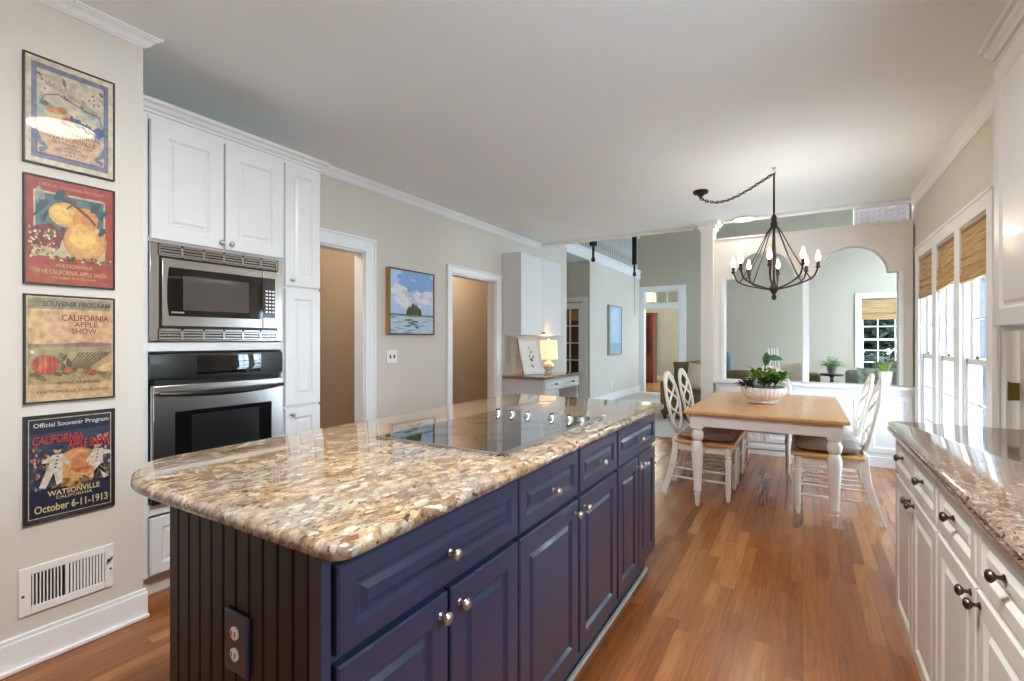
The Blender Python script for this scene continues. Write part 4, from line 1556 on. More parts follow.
# ================================================================== LEFT WALL ITEMS
pt_ = thing('framed_painting', 'lake painting with a wooded islet in a gilt float frame', 'painting', (XL, 3.5, 1.3))
y0, y1, z0, z1 = 3.205, 3.835, 1.325, 1.945
w = MB()
f0, f1 = XL + .002, XL + .05
w.box(f0, f1, y0, y0 + .012, z0, z1).box(f0, f1, y1 - .012, y1, z0, z1).box(f0, f1, y0 + .012, y1 - .012, z0, z0 + .012).box(f0, f1, y0 + .012, y1 - .012, z1 - .012, z1)
w.build('frame', M['gilt'], pt_, bevel=.001)
w = MB()
w.box(f1, f1 + .001, y0 + .001, y0 + .012, z0 + .001, z1 - .001).box(f1, f1 + .001, y1 - .012, y1 - .001, z0 + .001, z1 - .001).box(f1, f1 + .001, y0 + .012, y1 - .012, z0 + .001, z0 + .012).box(f1, f1 + .001, y0 + .012, y1 - .012, z1 - .012, z1 - .001)
w.build('frame_face', M['dark_frame'], pt_)
p = Print((XL + .042, y0 + .014, z0 + .014), Y, Z, X, y1 - y0 - .028, z1 - z0 - .028)
PMc = lambda c, v=.08: mat('oil paint %d %d %d' % c, c, .6, var=v, vscale=22)
OP = {k: PMc(c) for k, c in dict(sky=(180, 204, 228), skyd=(134, 172, 218), cloud=(226, 224, 226), cloud2=(200, 202, 212), water=(186, 204, 214), water2=(112, 146, 174), water3=(206, 216, 220), shore=(112, 128, 140), tree=(66, 78, 46), tree2=(98, 108, 58), bank=(150, 152, 96), refl=(98, 112, 104)).items()}
p.rect(0, .28, 1, 1, OP['sky'])
p.rect(0, 0, 1, .30, OP['water'])
r2 = random.Random(5)
for k in range(14):
    p.oval(r2.uniform(.3, 1), r2.uniform(.72, .98), r2.uniform(.12, .22), r2.uniform(.04, .09), OP['skyd'])
for k in range(44):
    cx = r2.uniform(0, 1)
    p.oval(cx, .46 + .26 * abs(cx - .55) + r2.uniform(-.12, .16), r2.uniform(.05, .13), r2.uniform(.03, .07), OP[r2.choice(['cloud', 'cloud', 'cloud2'])], rot=r2.uniform(-.3, .3))
p.rect(0, .275, 1, .31, OP['shore'])
for k in range(40):
    p.oval(r2.uniform(0, 1), r2.uniform(0, .26), r2.uniform(.05, .14), .008, OP[r2.choice(['water2', 'water3', 'water'])], rot=r2.uniform(-.12, .12), n=10)
for k in range(12):
    p.oval(.5 + r2.uniform(-.14, .14), .22 - .012 * k, .09 - .004 * k, .011, OP['refl'], n=10)
p.oval(.52, .285, .24, .022, OP['bank'])
for k in range(15):
    cx = .37 + .3 * k / 14
    h = (.10 + .16 * (1 - abs(cx - .52) / .17)) * r2.uniform(.8, 1.1)
    p.poly([(cx - .035, .29), (cx + .035, .29), (cx + .02, .29 + h * .6), (cx, .29 + h), (cx - .022, .29 + h * .6)], OP[r2.choice(['tree', 'tree', 'tree2'])])
p.done('canvas', pt_)

sw = thing('light_switch', 'white double rocker switch plate below the lake painting', 'light switch', (XL, 3.28, 1.06))
MB().box(XL + .001, XL + .008, 3.214, 3.348, 1.058, 1.182).build('plate', M['plastic'], sw, bevel=.003)
for yy in (3.256, 3.306):
    MB().prism([(XL + .008, 1.103), (XL + .018, 1.116), (XL + .008, 1.137)], lambda a, b, d: (a, d, b), yy - .006, yy + .006).build('toggle', M['pewter'], sw)

# --- desk nook
dk = thing('desk_cabinet', 'white built in desk base with a two drawer front against the left wall', 'desk', (-2.95, 5.7, 0))
DX = -2.67
y0, y1 = 5.195, 6.27
MB().box(XL + .002, DX - .02, y0 + .02, y1 - .02, .645, .795).box(XL + .002, DX - .02, y0 + .02, y0 + .42, .08, .645).box(XL + .002, DX - .02, y1 - .05, y1 - .02, .0, .645).box(XL + .002, DX - .08, y0 + .02, y0 + .42, 0, .08).build('carcass', M['white'], dk, bevel=.003)
for a, b in ((y0 + .03, y0 + .56), (y0 + .575, y1 - .03)):
    d = front(dk, 'drawer', a, b, .657, .787, M['white'], DX - .02, .03)
    knob(d, (DX + .002, (a + b) / 2, .725), X, M['black_iron'], k=.9)
for za, zb in ((.36, .635), (.10, .345)):
    d = front(dk, 'drawer', y0 + .03, y0 + .41, za, zb, M['white'], DX - .02, .04)
    knob(d, (DX + .002, y0 + .22, (za + zb) / 2), X, M['black_iron'], k=.9)
slab([(XL + .002, y0 - .02), (DX + .02, y0 - .02), (DX + .02, y1 + .02), (XL + .002, y1 + .02)], .797, .830, bull, 'granite_desk_top', M['granite'], 'small granite desk top under the white wall cabinet', 'countertop', (-2.95, 5.7, .797))
uc = thing('wall_cabinet', 'white two door wall cabinet hung above the granite desk top', 'cabinet', (-3.1, 5.75, 1.335))
MB().box(XL + .002, -3.012, 5.195, 6.345, 1.335, 2.372).build('carcass', M['white'], uc, bevel=.002)
for a, b, kk in ((5.197, 5.767, 5.745), (5.773, 6.343, 5.795)):
    d = panel_front(MB(), (-3.012, a, 1.337), Y, Z, X, b - a, 1.033, .02, .004, .001, .01).build('door', M['white'], uc, angle=20)
    knob(d, (-2.992, kk, 1.37), X, M['black_iron'], k=.8)

# things on the desk
lp = thing('table_lamp', 'lit table lamp with a drum shade on the granite desk top', 'lamp', (-2.98, 5.93, .831))
MB().lathe([(.05, 0), (.055, .012), (.03, .02), (.055, .045), (.082, .085), (.07, .125), (.03, .155), (.014, .17), (.012, .2)], (-2.98, 5.93, .831), Z, 24).build('base', M['acrylic'], lp)
w = MB().lathe([(.125, 1.015), (.115, 1.275), (.112, 1.275), (.122, 1.015)], (-2.98, 5.93, 0), Z, 28)
w.build('lamp_shade', M['shade'], lp)
MB().lathe([(.006, 1.0), (.006, 1.28), (.011, 1.285), (.011, 1.298), (0, 1.30)], (-2.98, 5.93, 0), Z, 10).box(-3.10, -2.86, 5.927, 5.933, 1.262, 1.266).build('harp', M['nickel'], lp)
lamp('desk_lamp_light', (-2.98, 5.93, 1.15), 1.6, (1, .76, .48), .05)

fa = thing('framed_print', 'white framed drawing leaning against the wall on the desk top', 'picture', (-3.1, 5.5, .831))
O = Vector((-3.02, 5.31, .8325))
V_ = Vector((-.20, 0, .98)).normalized()
U_ = Vector((.32, 1, 0)).normalized()
N_ = U_.cross(V_)
w = MB()
W_, H_ = .36, .47
for a, b, ww, hh in ((W_ / 2, .015, W_, .03), (W_ / 2, H_ - .015, W_, .03), (.015, H_ / 2, .03, H_), (W_ - .015, H_ / 2, .03, H_)):
    w.obox(O + U_ * a + V_ * b, U_, V_, N_, ww, hh, .018)
w.build('frame', M['white'], fa, bevel=.003)
MB().obox(O + U_ * (W_ / 2) + V_ * (H_ / 2) - N_ * .012, U_, V_, N_, W_, H_, .006).build('back_board', M['dark_frame'], fa)
p = Print(O + U_ * .03 + V_ * .03 + N_ * .002, U_, V_, N_, W_ - .06, H_ - .06)
PPm = {c: mat('ink %d %d %d' % c, c, .6) for c in ((240, 234, 222), (150, 128, 108), (178, 160, 142), (110, 96, 88))}
p.rect(0, 0, 1, 1, PPm[(240, 234, 222)])
for cx, cy, r in ((.45, .80, .05), (.55, .64, .07), (.4, .52, .06), (.5, .40, .12), (.62, .48, .08), (.5, .2, .09)):
    p.oval(cx, cy, r, r * .4, PPm[random.choice([(150, 128, 108), (178, 160, 142), (110, 96, 88)])], rot=random.uniform(-.6, .6))
p.band([(.45, .8), (.55, .66), (.42, .52), (.52, .4), (.48, .3)], .02, PPm[(110, 96, 88)])
p.done('drawing', fa)

# --- living room left wall
lp2 = thing('framed_painting', 'tall pale blue painting in a champagne frame on the living room wall', 'painting', (XLL, 10.06, .95))
y0, y1, z0, z1 = 9.66, 10.47, .96, 2.02
w = MB()
w.box(XLL + .002, XLL + .06, y0, y0 + .035, z0, z1).box(XLL + .002, XLL + .06, y1 - .035, y1, z0, z1).box(XLL + .002, XLL + .06, y0 + .035, y1 - .035, z0, z0 + .035).box(XLL + .002, XLL + .06, y0 + .035, y1 - .035, z1 - .035, z1)
w.build('frame', M['silver'], lp2, bevel=.004)
p = Print((XLL + .045, y0 + .035, z0 + .035), Y, Z, X, y1 - y0 - .07, z1 - z0 - .07)
p.rect(0, 0, 1, 1, mat('pale blue wash', (176, 200, 222), .6, var=.12, vscale=4))
p.oval(.5, .60, .40, .40, mat('white wash', (194, 212, 226), .6, var=.12, vscale=4))
p.rect(0, 0, 1, .22, mat('grey blue wash', (150, 176, 200), .6, var=.1, vscale=6))
p.done('canvas', lp2)
ol_ = thing('wall_outlet', 'white outlet low on the living room wall under the blue painting', 'outlet', (XLL, 9.93, .3))
MB().box(XLL + .001, XLL + .008, 9.87, 9.97, .27, .42).build('plate', M['plastic'], ol_, bevel=.002)
for z in (.315, .375):
    MB().lathe([(.02, 0), (.018, .003)], (XLL + .008, 9.92, z), X, 14).build('socket', M['white'], ol_)


def hang_rod(label, c, ztop, zmid, zbot, r1, rr, cordz=None):
    t_ = thing('hanging_rod', label, 'hanging rod', (c[0], c[1], zbot))
    MB().lathe([(r1, zmid), (r1 * 1.05, zmid + .02), (r1, ztop - .05), (r1 * .6, ztop)], (c[0], c[1], 0), Z, 12).build('sleeve', M['black_iron'], t_)
    MB().lathe([(0, zbot), (rr * 1.8, zbot + .02), (rr * 1.8, zbot + .06), (rr, zbot + .09), (rr, zmid + .01)], (c[0], c[1], 0), Z, 12).build('rod', M['black_iron'], t_)
    MB().lathe([(.012, ztop - .01), (.012, 5.27), (.07, 5.275), (.07, 5.30)], (c[0], c[1], 0), Z, 12).build('down_rod', M['black_iron'], t_)
    if cordz:
        pts = [(c[0] +   .006 * sin(k * 1.1), c[1], zbot + .03 - (zbot - cordz) * k / 14) for k in range(15)]
        MB().tube(pts, .005, 8).build('pull_cord', M['gray_cloth'], t_)
    return t_


hang_rod('short black rod with a box top hanging in front of the gallery railing', (-3.15, 8.0), 3.06, 2.93, 2.64, .065, .02)
hang_rod('long black rod hanging at the living room corner beside the transom doorway', (-2.72, 9.0), 3.42, 2.70, 2.47, .045, .018, 1.7)

# --- far room
bc = thing('bookcase', 'dark cherry bookcase seen through the transom doorway', 'bookcase', (-4.2, 14.9, 0))
x0, x1, y0, y1 = -4.62, -3.84, 14.6, 15.0
MB().box(x0, x0 + .03, y0, y1, 0, 2.05).box(x1 - .09, x1, y0, y1, 0, 2.05).box(x0, x1, y1 - .02, y1, 0, 2.05).box(x0 - .02, x1 + .03, y0 - .03, y1, 2.05, 2.10).build('frame', M['cherry'], bc, bevel=.004)
for z in (.06, .82, 1.28, 1.68):
    MB().box(x0 + .03, x1 - .09, y0 + .01, y1 - .02, z, z + .025).build('shelf', M['cherry'], bc)
for a, b in ((x0 + .035, (x0 + x1 - .06) / 2 - .003), ((x0 + x1 - .06) / 2 + .003, x1 - .095)):
    panel_front(MB(), (a, y0 + .01, .09), X, Z, -Y, b - a, .72, .02, .05).build('door', M['cherry'], bc, angle=20)
vs = tag(MB().lathe([(.05, 0), (.09, .1), (.1, .18), (.06, .28), (.035, .33), (.05, .36)], (-4.22, 14.75, .846), Z, 18).build('vase', M['blue_gray'], loc=(-4.22, 14.75, .846)), 'blue grey vase on the middle shelf of the cherry bookcase', 'vase')
ln = thing('ceiling_lantern', 'lit square lantern hanging beyond the transom panes', 'lantern', (-3.55, 13.2, 2.3))
MB().box(-3.66, -3.44, 13.09, 13.31, 2.30, 2.56).build('glass', M['lantern'], ln)
w = MB().box(-3.68, -3.42, 13.07, 13.33, 2.28, 2.30).box(-3.68, -3.42, 13.07, 13.33, 2.56, 2.585)
for a in (-3.675, -3.425):
    for b in (13.075, 13.325):
        w.box(a - .008, a + .008, b - .008, b + .008, 2.29, 2.57)
w.lathe([(.008, 2.58), (.008, 2.98), (.05, 2.985), (.05, 3.0)], (-3.55, 13.2, 0), Z, 10)
w.build('frame', M['brass'], ln)
lamp('lantern_light', (-3.55, 13.2, 2.15), 14, (1, .9, .76), .1)

lamp('hall_fill_light', (-4.0, 2.4, 2.5), 8, (1, .9, .76), .12)  # unseen fill lamp without a fixture, added to brighten the first hallway
lamp('hall_fill_light', (-4.0, 5.6, 2.5), 10, (1, .9, .76), .12)  # second added fill lamp, for the hallway behind the other doorway
lamp('pantry_fill_light', (-4.1, 9.1, 2.5), 5, (1, .9, .76), .12)  # added fill lamp so the room behind the glass isn't black
# shelf unit behind the glazed hall door
sh = thing('storage_shelf', 'brown wooden shelf unit behind the glazed hall door', 'shelf', (-4.1, 9.9, 0))
MB().box(-4.6, -4.57, 9.5, 9.9, 0, 2.2).box(-3.70, -3.67, 9.5, 9.9, 0, 2.2).box(-4.6, -3.67, 9.88, 9.9, 0, 2.2).build('frame', M['brown_wood'], sh)
for z in (.1, .5, .9, 1.3, 1.7, 2.15):
    MB().box(-4.57, -3.70, 9.52, 9.88, z, z + .03).build('shelf', M['brown_wood'], sh)

# ================================================================== DINING TABLE
TZ = .737
tx0, tx1, ty0, ty1 = -.782, .268, 3.84, 5.52
tb = thing('dining_table', 'farmhouse dining table with honey oak top and turned white legs', 'table', ((tx0 + tx1) / 2, (ty0 + ty1) / 2, 0))
w = MB().box(tx0, tx1, ty0, ty1, TZ - .026, TZ)
w.build('tabletop', M['oak'], tb, bevel=.007, seg=3)
a0, a1, b0, b1 = tx0 + .04, tx1 - .04, ty0 + .045, ty1 - .045
w = MB()
w.box(a0 + .08, a1 - .08, b0 + .008, b0 + .03, TZ - .12, TZ - .026).box(a0 + .08, a1 - .08, b1 - .03, b1 - .008, TZ - .12, TZ - .026).box(a0 + .008, a0 + .03, b0 + .08, b1 - .08, TZ - .12, TZ - .026).box(a1 - .03, a1 - .008, b0 + .08, b1 - .08, TZ - .12, TZ - .026)
w.build('apron', M['chair_white'], tb, bevel=.002)
LEG = [(.012, 0), (.016, .01), (.022, .085), (.026, .09), (.020, .095), (.026, .11), (.030, .118), (.030, .128), (.026, .135), (.031, .20), (.040, .36), (.045, .43), (.042, .475), (.030, .497), (.028, .503), (.036, .508), (.045, .528), (.047, .548), (.043, .57), (.033, .584), (.036, .590), (.036, .600)]
for lx in (a0 + .045, a1 - .045):
    for ly in (b0 + .045, b1 - .045):
        lg = MB().lathe(LEG, (lx, ly, 0), Z, 24)
        lg.box(lx - .045, lx + .045, ly - .045, ly + .045, .600, TZ - .026)
        lg.build('leg', M['chair_white'], tb, angle=40)


# ------------------------------------------------------------------ chairs
def smooth_path(ps, n=8):
    """Catmull-Rom through control points"""
    ps = [Vector(p) for p in ps]
    q = [2 * ps[0] - ps[1]] + ps + [2 * ps[-1] - ps[-2]]
    out = []
    for i in range(1, len(q) - 2):
        for k in range(n):
            t_ = k / n
            p0, p1, p2, p3 = q[i - 1], q[i], q[i + 1], q[i + 2]
            out.append(.5 * ((2 * p1) + (-p0 + p2) * t_ + (2 * p0 - 5 * p1 + 4 * p2 - p3) * t_ ** 2 + (-p0 + 3 * p1 - 3 * p2 + p3) * t_ ** 3))
    out.append(ps[-1])
    return out


def back_x(z):
    """lean of the chair back: x of its plane at height z"""
    u = (z - .44) / .54
    return -.205 - .105 * u ** 1.3 - .006


def make_chair(label):
    t_ = thing('dining_chair', label, 'chair', (0, 0, 0), 'white oval back dining chairs')
    # seat board, shaped
    outl = arc(.205, .20, .04, 0, 90, 5) + [(0, .236), (-.16, .205)] + arc(-.195, .185, .02, 90, 180, 4) + arc(-.195, -.185, .02, 180, 270, 4) + [(-.16, -.205), (0, -.236)] + arc(.205, -.20, .04, 270, 360, 5)
    MB().prism(outl, lambda a, b, d: (a, b, d), .432, .458).build('seat', M['oak_seat'], t_, bevel=.006)
    w = MB()
    w.prism([(.215, .205), (-.185, .180), (-.185, .158), (.215, .183)], lambda a, b, d: (a, b, d), .372, .432)
    w.prism([(.215, -.183), (-.185, -.158), (-.185, -.180), (.215, -.205)], lambda a, b, d: (a, b, d), .372, .432)
    w.box(.192, .215, -.19, .19, .372, .432).box(-.195, -.172, -.17, .17, .372, .432)
    w.build('apron', M['chair_white'], t_)
    FL = [(.011, 0), (.014, .008), (.019, .05), (.016, .055), (.021, .075), (.021, .26), (.025, .30), (.027, .325), (.020, .337), (.024, .345), (.024, .352), (.019, .36), (.024, .372), (.026, .431)]
    for sy in (-1, 1):
        MB().lathe(FL, (.198, sy * .192, 0), Z, 16).build('leg', M['chair_white'], t_, angle=40)
        path = smooth_path([(-.300, sy * .200, 0), (-.262, sy * .198, .12), (-.222, sy * .194, .26), (-.205, sy * .188, .40), (-.208, sy * .184, .47)], 5)
        n = len(path)
        MB().sweep(path, [.040 + .008 * sin(pi * i / n) for i in range(n)], .026, (0, 1, 0)).build('leg', M['chair_white'], t_, bevel=.004)
        for zz, xr in ((.150, -.254), (.225, -.232)):
            MB().tube([(xr, sy * .196, zz), (-.02, sy * .196, zz - .002), (.198, sy * .192, zz - .004)], [.007, .009, .007], 10).build('stretcher', M['chair_white'], t_)
    for xx, zz in ((.198, .215), (-.238, .205)):
        MB().tube([(xx, -.192, zz), (xx, 0, zz), (xx, .192, zz)], [.007, .009, .007], 10).build('stretcher', M['chair_white'], t_)
    # oval hoop
    hp = []
    n = 40
    for k in range(n + 1):
        a = -pi * .5 + 2 * pi * (k / n)
        zc, hz = .735, .250
        z = zc + hz * sin(a)
        y = .200 * cos(a) * (1 + .06 * sin(a))
        hp.append((back_x(z), y, z))
    MB().sweep(hp[:-1], .032, .022, lambda i: (1, 0, .16), closed=True).build('back_frame', M['chair_white'], t_, bevel=.005)
    # two ribbons that cross and re-cross inside the hoop
    for sg in (1, -1):
        ps = []
        m = 44
        for k in range(m + 1):
            u = k / m
            z = .500 + .465 * u
            env = (1 - (2 * u - 1) ** 2) ** .5 if 0 < u < 1 else 0
            y = sg * .150 * env ** .8 * sin(3 * pi * u)
            ps.append((back_x(z) + .003 * sg, y, z))
        MB().sweep(ps, .022, .012, lambda i: (1, 0, .16)).build('back_ribbon', M['chair_white'], t_, bevel=.003)
    # lower rail tying the hoop to the legs
    MB().sweep([(-.208, -.19, .462), (-.207, 0, .470), (-.208, .19, .462)], .036, .024, (1, 0, 0)).build('back_rail', M['chair_white'], t_, bevel=.004)
    return t_


ch = make_chair('white oval back chair on the left of the dining table, nearest the camera')
spots = [(-.700, 4.315, 0, None),
         (-.700, 4.88, 0, 'white oval back chair on the left of the dining table, farther from the camera'),
         (.165, 4.325, pi, 'white oval back chair on the right of the dining table, nearest the camera'),
         (.165, 4.905, pi, 'white oval back chair on the right of the dining table, farther from the camera'),
         (-.315, 5.47, -pi / 2, 'white oval back chair at the far end of the dining table, behind the plant')]
chairs = []
for i, (x_, y_, r_, lb) in enumerate(spots):
    o = ch if i == 0 else copy_tree(ch)
    o.location = (x_, y_, 0)
    o.rotation_euler = (0, 0, r_)
    if lb:
        o['label'] = lb
    chairs.append(o)


def cushion(x_, y_, r_, label, m, th, sx=.41, sy=.42):
    t_ = thing('seat_cushion', label, 'cushion', (x_, y_, .459), 'seat cushions on the dining chairs', r_)
    mb = MB()
    n = 15
    for sg in (1, -1):
        b = len(mb.v)
        for i in range(n):
            for j in range(n):
                a, e = -1 + 2 * i / (n - 1), -1 + 2 * j / (n - 1)
                k = max(0., (1 - a ** 6) * (1 - e ** 6)) ** .45
                dim = 1.0
                for tx_, ty_ in ((-.4, -.4), (.4, -.4), (-.4, .4), (.4, .4)):
                    dim -= .5 * math.exp(-((a - tx_) ** 2 + (e - ty_) ** 2) / .03)
                zz = th / 2 + sg * th / 2 * k * (dim if sg > 0 else .9)
                q = 1 - .07 * (abs(a) ** 4) * (abs(e) ** 4)
                mb.v.append(Vector((a * sx / 2 * q, e * sy / 2 * q * (1 - .05 * (1 - a)), zz)))
        for i in range(n - 1):
            for j in range(n - 1):
                f = (b + i * n + j, b + (i + 1) * n + j, b + (i + 1) * n + j + 1, b + i * n + j + 1)
                mb.face(f if sg > 0 else f[::-1])
    mb.v = [v + Vector((x_, y_, .459)) for v in mb.v]
    mb.build('pad', m, t_, angle=80, sub=1)
    return t_


def cushion_rot(x_, y_, r_, label, m, th, **k):
    t_ = cushion(x_, y_, 0, label, m, th, **k)
    t_.rotation_euler = (0, 0, r_)
    return t_


cushion_rot(-.675, 4.315, 0, 'brown striped cushion on the left chair nearest the camera', M['cush_stripe'], .075, sx=.42, sy=.44)
cushion_rot(-.675, 4.88, 0, 'brown striped cushion on the left chair farther from the camera', M['cush_stripe'], .075, sx=.42, sy=.44)
cushion_rot(.145, 4.325, pi, 'plump grey cushion on the right chair nearest the camera', M['cush_gray'], .11, sx=.43, sy=.44)
cushion_rot(.145, 4.905, pi, 'plump grey cushion on the right chair farther from the camera', M['cush_gray'], .085)

# ------------------------------------------------------------------ planter on the table
pl = thing('potted_plant', 'leafy green plants in a white fluted bowl on the dining table', 'plant', (-.29, 4.66, TZ + .001))
px_, py_ = -.29, 4.66
k = 1.0
MB().lathe([(.085, 0), (.112, .004), (.115, .016), (.098, .022), (.130, .040), (.160, .070), (.172, .105), (.168, .135), (.160, .136), (.155, .11), (0, .105)], (px_, py_, TZ + .001), Z, 160, flute=.028, flute_n=32).build('bowl', M['ceramic'], pl, angle=60)
MB().lathe([(.150, .112), (.10, .122), (0, .126)], (px_, py_, TZ + .001), Z, 24).build('soil', M['soil'], pl)
r3 = random.Random(11)


def tuft(c, n, spread, ln, wd, mb, lift=.6, droop=.35):
    for i in range(n):
        a = r3.uniform(0, 2 * pi)
        e = r3.uniform(.15, 1.2) * lift
        d = Vector((cos(a) * cos(e), sin(a) * cos(e), sin(e)))
        b = Vector(c) + Vector((r3.uniform(-spread, spread), r3.uniform(-spread, spread), r3.uniform(0, spread * .8)))
        mb.leaf(b, d, Z, ln * r3.uniform(.7, 1.2), wd * r3.uniform(.7, 1.2), droop)


base = TZ + .125
for nm, m_, spec in (('green_foliage', M['leaf'], [((px_ + .02, py_, base + .04), 60, .07, .11, .04), ((px_ - .03, py_ + .05, base + .06), 40, .06, .11, .04), ((px_ + .10, py_ - .02, base + .06), 54, .06, .09, .045)]),
                     ('light_foliage', M['leaf_light'], [((px_ - .03, py_ - .04, base + .07), 34, .06, .12, .022), ((px_ + .09, py_ - .05, base + .08), 26, .06, .08, .04)]),
                     ('dark_foliage', M['leaf_dark'], [((px_ + .04, py_ - .07, base + .01), 40, .06, .08, .035)]),
                     ('purple_foliage', M['leaf_purple'], [((px_ - .11, py_ - .03, base), 46, .05, .085, .035)])):
    mb = MB()
    for c, n, s_, l_, w_ in spec:
        tuft(c, n, s_, l_, w_, mb, 1.0)
    mb.build(nm, m_, pl, angle=80)
mb = MB()
mb.tube([(px_ + .0, py_, base), (px_ + .01, py_, base + .14), (px_ + .015, py_ - .01, base + .24)], .005, 8)
mb.leaf((px_ + .015, py_ - .01, base + .25), (.45, -.2, .15), (-.4, -.6, .6), .12, .07, .5)
mb.leaf((px_ + .015, py_ - .01, base + .19), (.1, -.1, .9), (.3, -.8, .3), .12, .065, .1)
mb.leaf((px_ + .01, py_, base + .15), (.5, -.5, .3), Z, .09, .05, .2)
mb.leaf((px_ + .01, py_, base + .13), (-.5, -.4, .3), Z, .09, .05, .2)
mb.build('tall_stem', M['leaf_dark'], pl, angle=80)
mb = MB()
for k in range(7):
    a = r3.uniform(0, 6.28)
    mb.leaf((px_ + .07, py_ - .01, base + .09), (cos(a), sin(a), .5), Z, .05, .03, .2)
mb.build('white_bloom', M['ceramic'], pl, angle=80)

# ------------------------------------------------------------------ chandelier
cx_, cy_ = -.20, 4.42
chd = thing('chandelier', 'bronze eight arm candle chandelier swagged over the dining table', 'chandelier', (cx_, cy_, 1.6))
MB().lathe([(.006, 2.28), (.0075, 2.30), (.0075, 2.60), (.006, 2.612)], (cx_, cy_, 0), Z, 12).lathe([(.008, 1.70), (.009, 2.15), (.014, 2.17), (.024, 2.18), (.026, 2.21), (.018, 2.235), (.024, 2.25), (.018, 2.265), (.009, 2.285)], (cx_, cy_, 0), Z, 16).build('stem', M['iron'], chd)
MB().lathe([(0, 1.592), (.016, 1.602), (.019, 1.622), (.010, 1.642), (.022, 1.656), (.040, 1.690), (.030, 1.705), (.016, 1.725), (.010, 1.76)], (cx_, cy_, 0), Z, 16).build('finial', M['iron'], chd)
MB().tube([(cx_, cy_, CEIL - .001), (cx_, cy_, 2.635), (cx_ + .012, cy_, 2.622), (cx_ + .012, cy_, 2.606), (cx_, cy_, 2.598), (cx_ - .012, cy_, 2.606)], .0035, 8).lathe([(.018, 2.652), (.014, 2.659)], (cx_, cy_, 0), Z, 14).build('swag_hook', M['nickel'], chd)
RO = .30
for k in range(8):
    a = radians(42 + 45 * k)
    ca, sa_ = cos(a), sin(a)
    pth = smooth_path([(cx_ + ca * r_, cy_ + sa_ * r_, z_) for r_, z_ in ((.018, 1.68), (.09, 1.695), (.19, 1.722), (.27, 1.765), (RO, 1.838))], 6)
    am = MB().tube(pth, .0065, 8).build('arm', M['iron'], chd)
    pth = smooth_path([(cx_ + ca * r_, cy_ + sa_ * r_, z_) for r_, z_ in ((.018, 2.19), (.055, 2.13), (.125, 1.98), (.20, 1.84), (.25, 1.752))], 6)
    MB().tube(pth, .0042, 8).build('stay', M['iron'], am)
    cd = MB().lathe([(.008, 1.828), (.017, 1.835), (.018, 1.843), (.012, 1.848), (.0115, 1.880), (.009, 1.883)], (cx_ + ca * RO, cy_ + sa_ * RO, 0), Z, 14).build('candle_holder', M['iron'], chd)
    MB().lathe([(.009, 1.883), (.0165, 1.898), (.018, 1.914), (.012, 1.938), (.005, 1.960), (0, 1.970)], (cx_ + ca * RO, cy_ + sa_ * RO, 0), Z, 14).build('bulb', M['bulb'], cd)
cp_ = (-.815, 4.76)
cpn = MB().lathe([(.024, CEIL - .05), (.030, CEIL - .035), (.062, CEIL - .026), (.068, CEIL - .012), (.066, CEIL - .001)], (cp_[0], cp_[1], 0), Z, 24).lathe([(.012, CEIL - .068), (.012, CEIL - .045)], (cp_[0], cp_[1], 0), Z, 10)
cpn.build('canopy', M['iron'], chd)
w = MB()
n = 26
A, B = Vector((cp_[0], cp_[1], CEIL - .07)), Vector((cx_, cy_, 2.612))


def sag(u):
    return A.lerp(B, u) - Z * (.40 * u * (1 - u) * (1.35 - .9 * u))


for k in range(n):
    p0, p1 = sag(k / n), sag((k + 1) / n)
    d = (p1 - p0)
    t_ = d.normalized()
    s1 = t_.cross(Z).normalized()
    s2 = s1.cross(t_)
    sd = s1 if k % 2 else s2
    c = (p0 + p1) / 2
    ring = []
    for q in range(12):
        a = 2 * pi * q / 12
        ring.append(c + t_ * (d.length * .66 * cos(a)) + sd * (.011 * sin(a)))
    w.tube(ring, .0036, 6, True)
w.tube([sag(k / 20) + Vector((0, 0, .004 * sin(k * 2.1))) for k in range(21)], .003, 6)
w.build('chain', M['iron'], chd)
for k in range(4):
    a = pi / 4 + k * pi / 2
    lamp('candle_light', (cx_ + .3 * cos(a), cy_ + .3 * sin(a), 2.03), .8, (1, .93, .84), .03)

# ceiling fixtures
def dome(x_, y_, label, k, lens):
    cl = thing('ceiling_light', label, 'ceiling light', (x_, y_, CEIL), 'round opal ceiling lights')
    MB().lathe([(.205 * k, CEIL - .03), (.215 * k, CEIL - .02), (.215 * k, CEIL)], (x_, y_, 0), Z, 36).build('ring', M['nickel'], cl)
    MB().lathe([(0, CEIL - .060), (.10 * k, CEIL - .056), (.16 * k, CEIL - .048), (.200 * k, CEIL - .03)], (x_, y_, 0), Z, 36).build('diffuser', lens, cl)


dome(-1.10, 1.17, 'round opal flush ceiling light over the near end of the island', .82, M['diffuser_dim'])
dome(-.6, .74, 'unseen round opal fill light added over the aisle beside the island', 1.45, M['diffuser'])  # added ceiling light, out of view, to brighten the whole room
rc = thing('recessed_light', 'lit recessed ceiling light beyond the chandelier stem', 'ceiling light', (-.55, 5.9, CEIL))
MB().lathe([(.10, CEIL - .028), (.105, CEIL - .03), (.105, CEIL - .024), (.075, CEIL - .02)], (-.567, 6.02, 0), Z, 28).build('trim_ring', M['white'], rc)
MB().lathe([(0, CEIL - .036), (.06, CEIL - .035), (.1, CEIL - .028)], (-.567, 6.02, 0), Z, 28).build('lens', M['can'], rc)

# ================================================================== RIGHT COUNTER RUN
RX = .362      # face frame plane, fronts stand .02 proud toward -x


def rfront(parent, nm, y0, y1, z0, z1, m, fr=.05):
    return panel_front(MB(), (RX, y1, z0), -Y, Z, -X, y1 - y0, z1 - z0, .022, fr).build(nm, m, parent, angle=20)


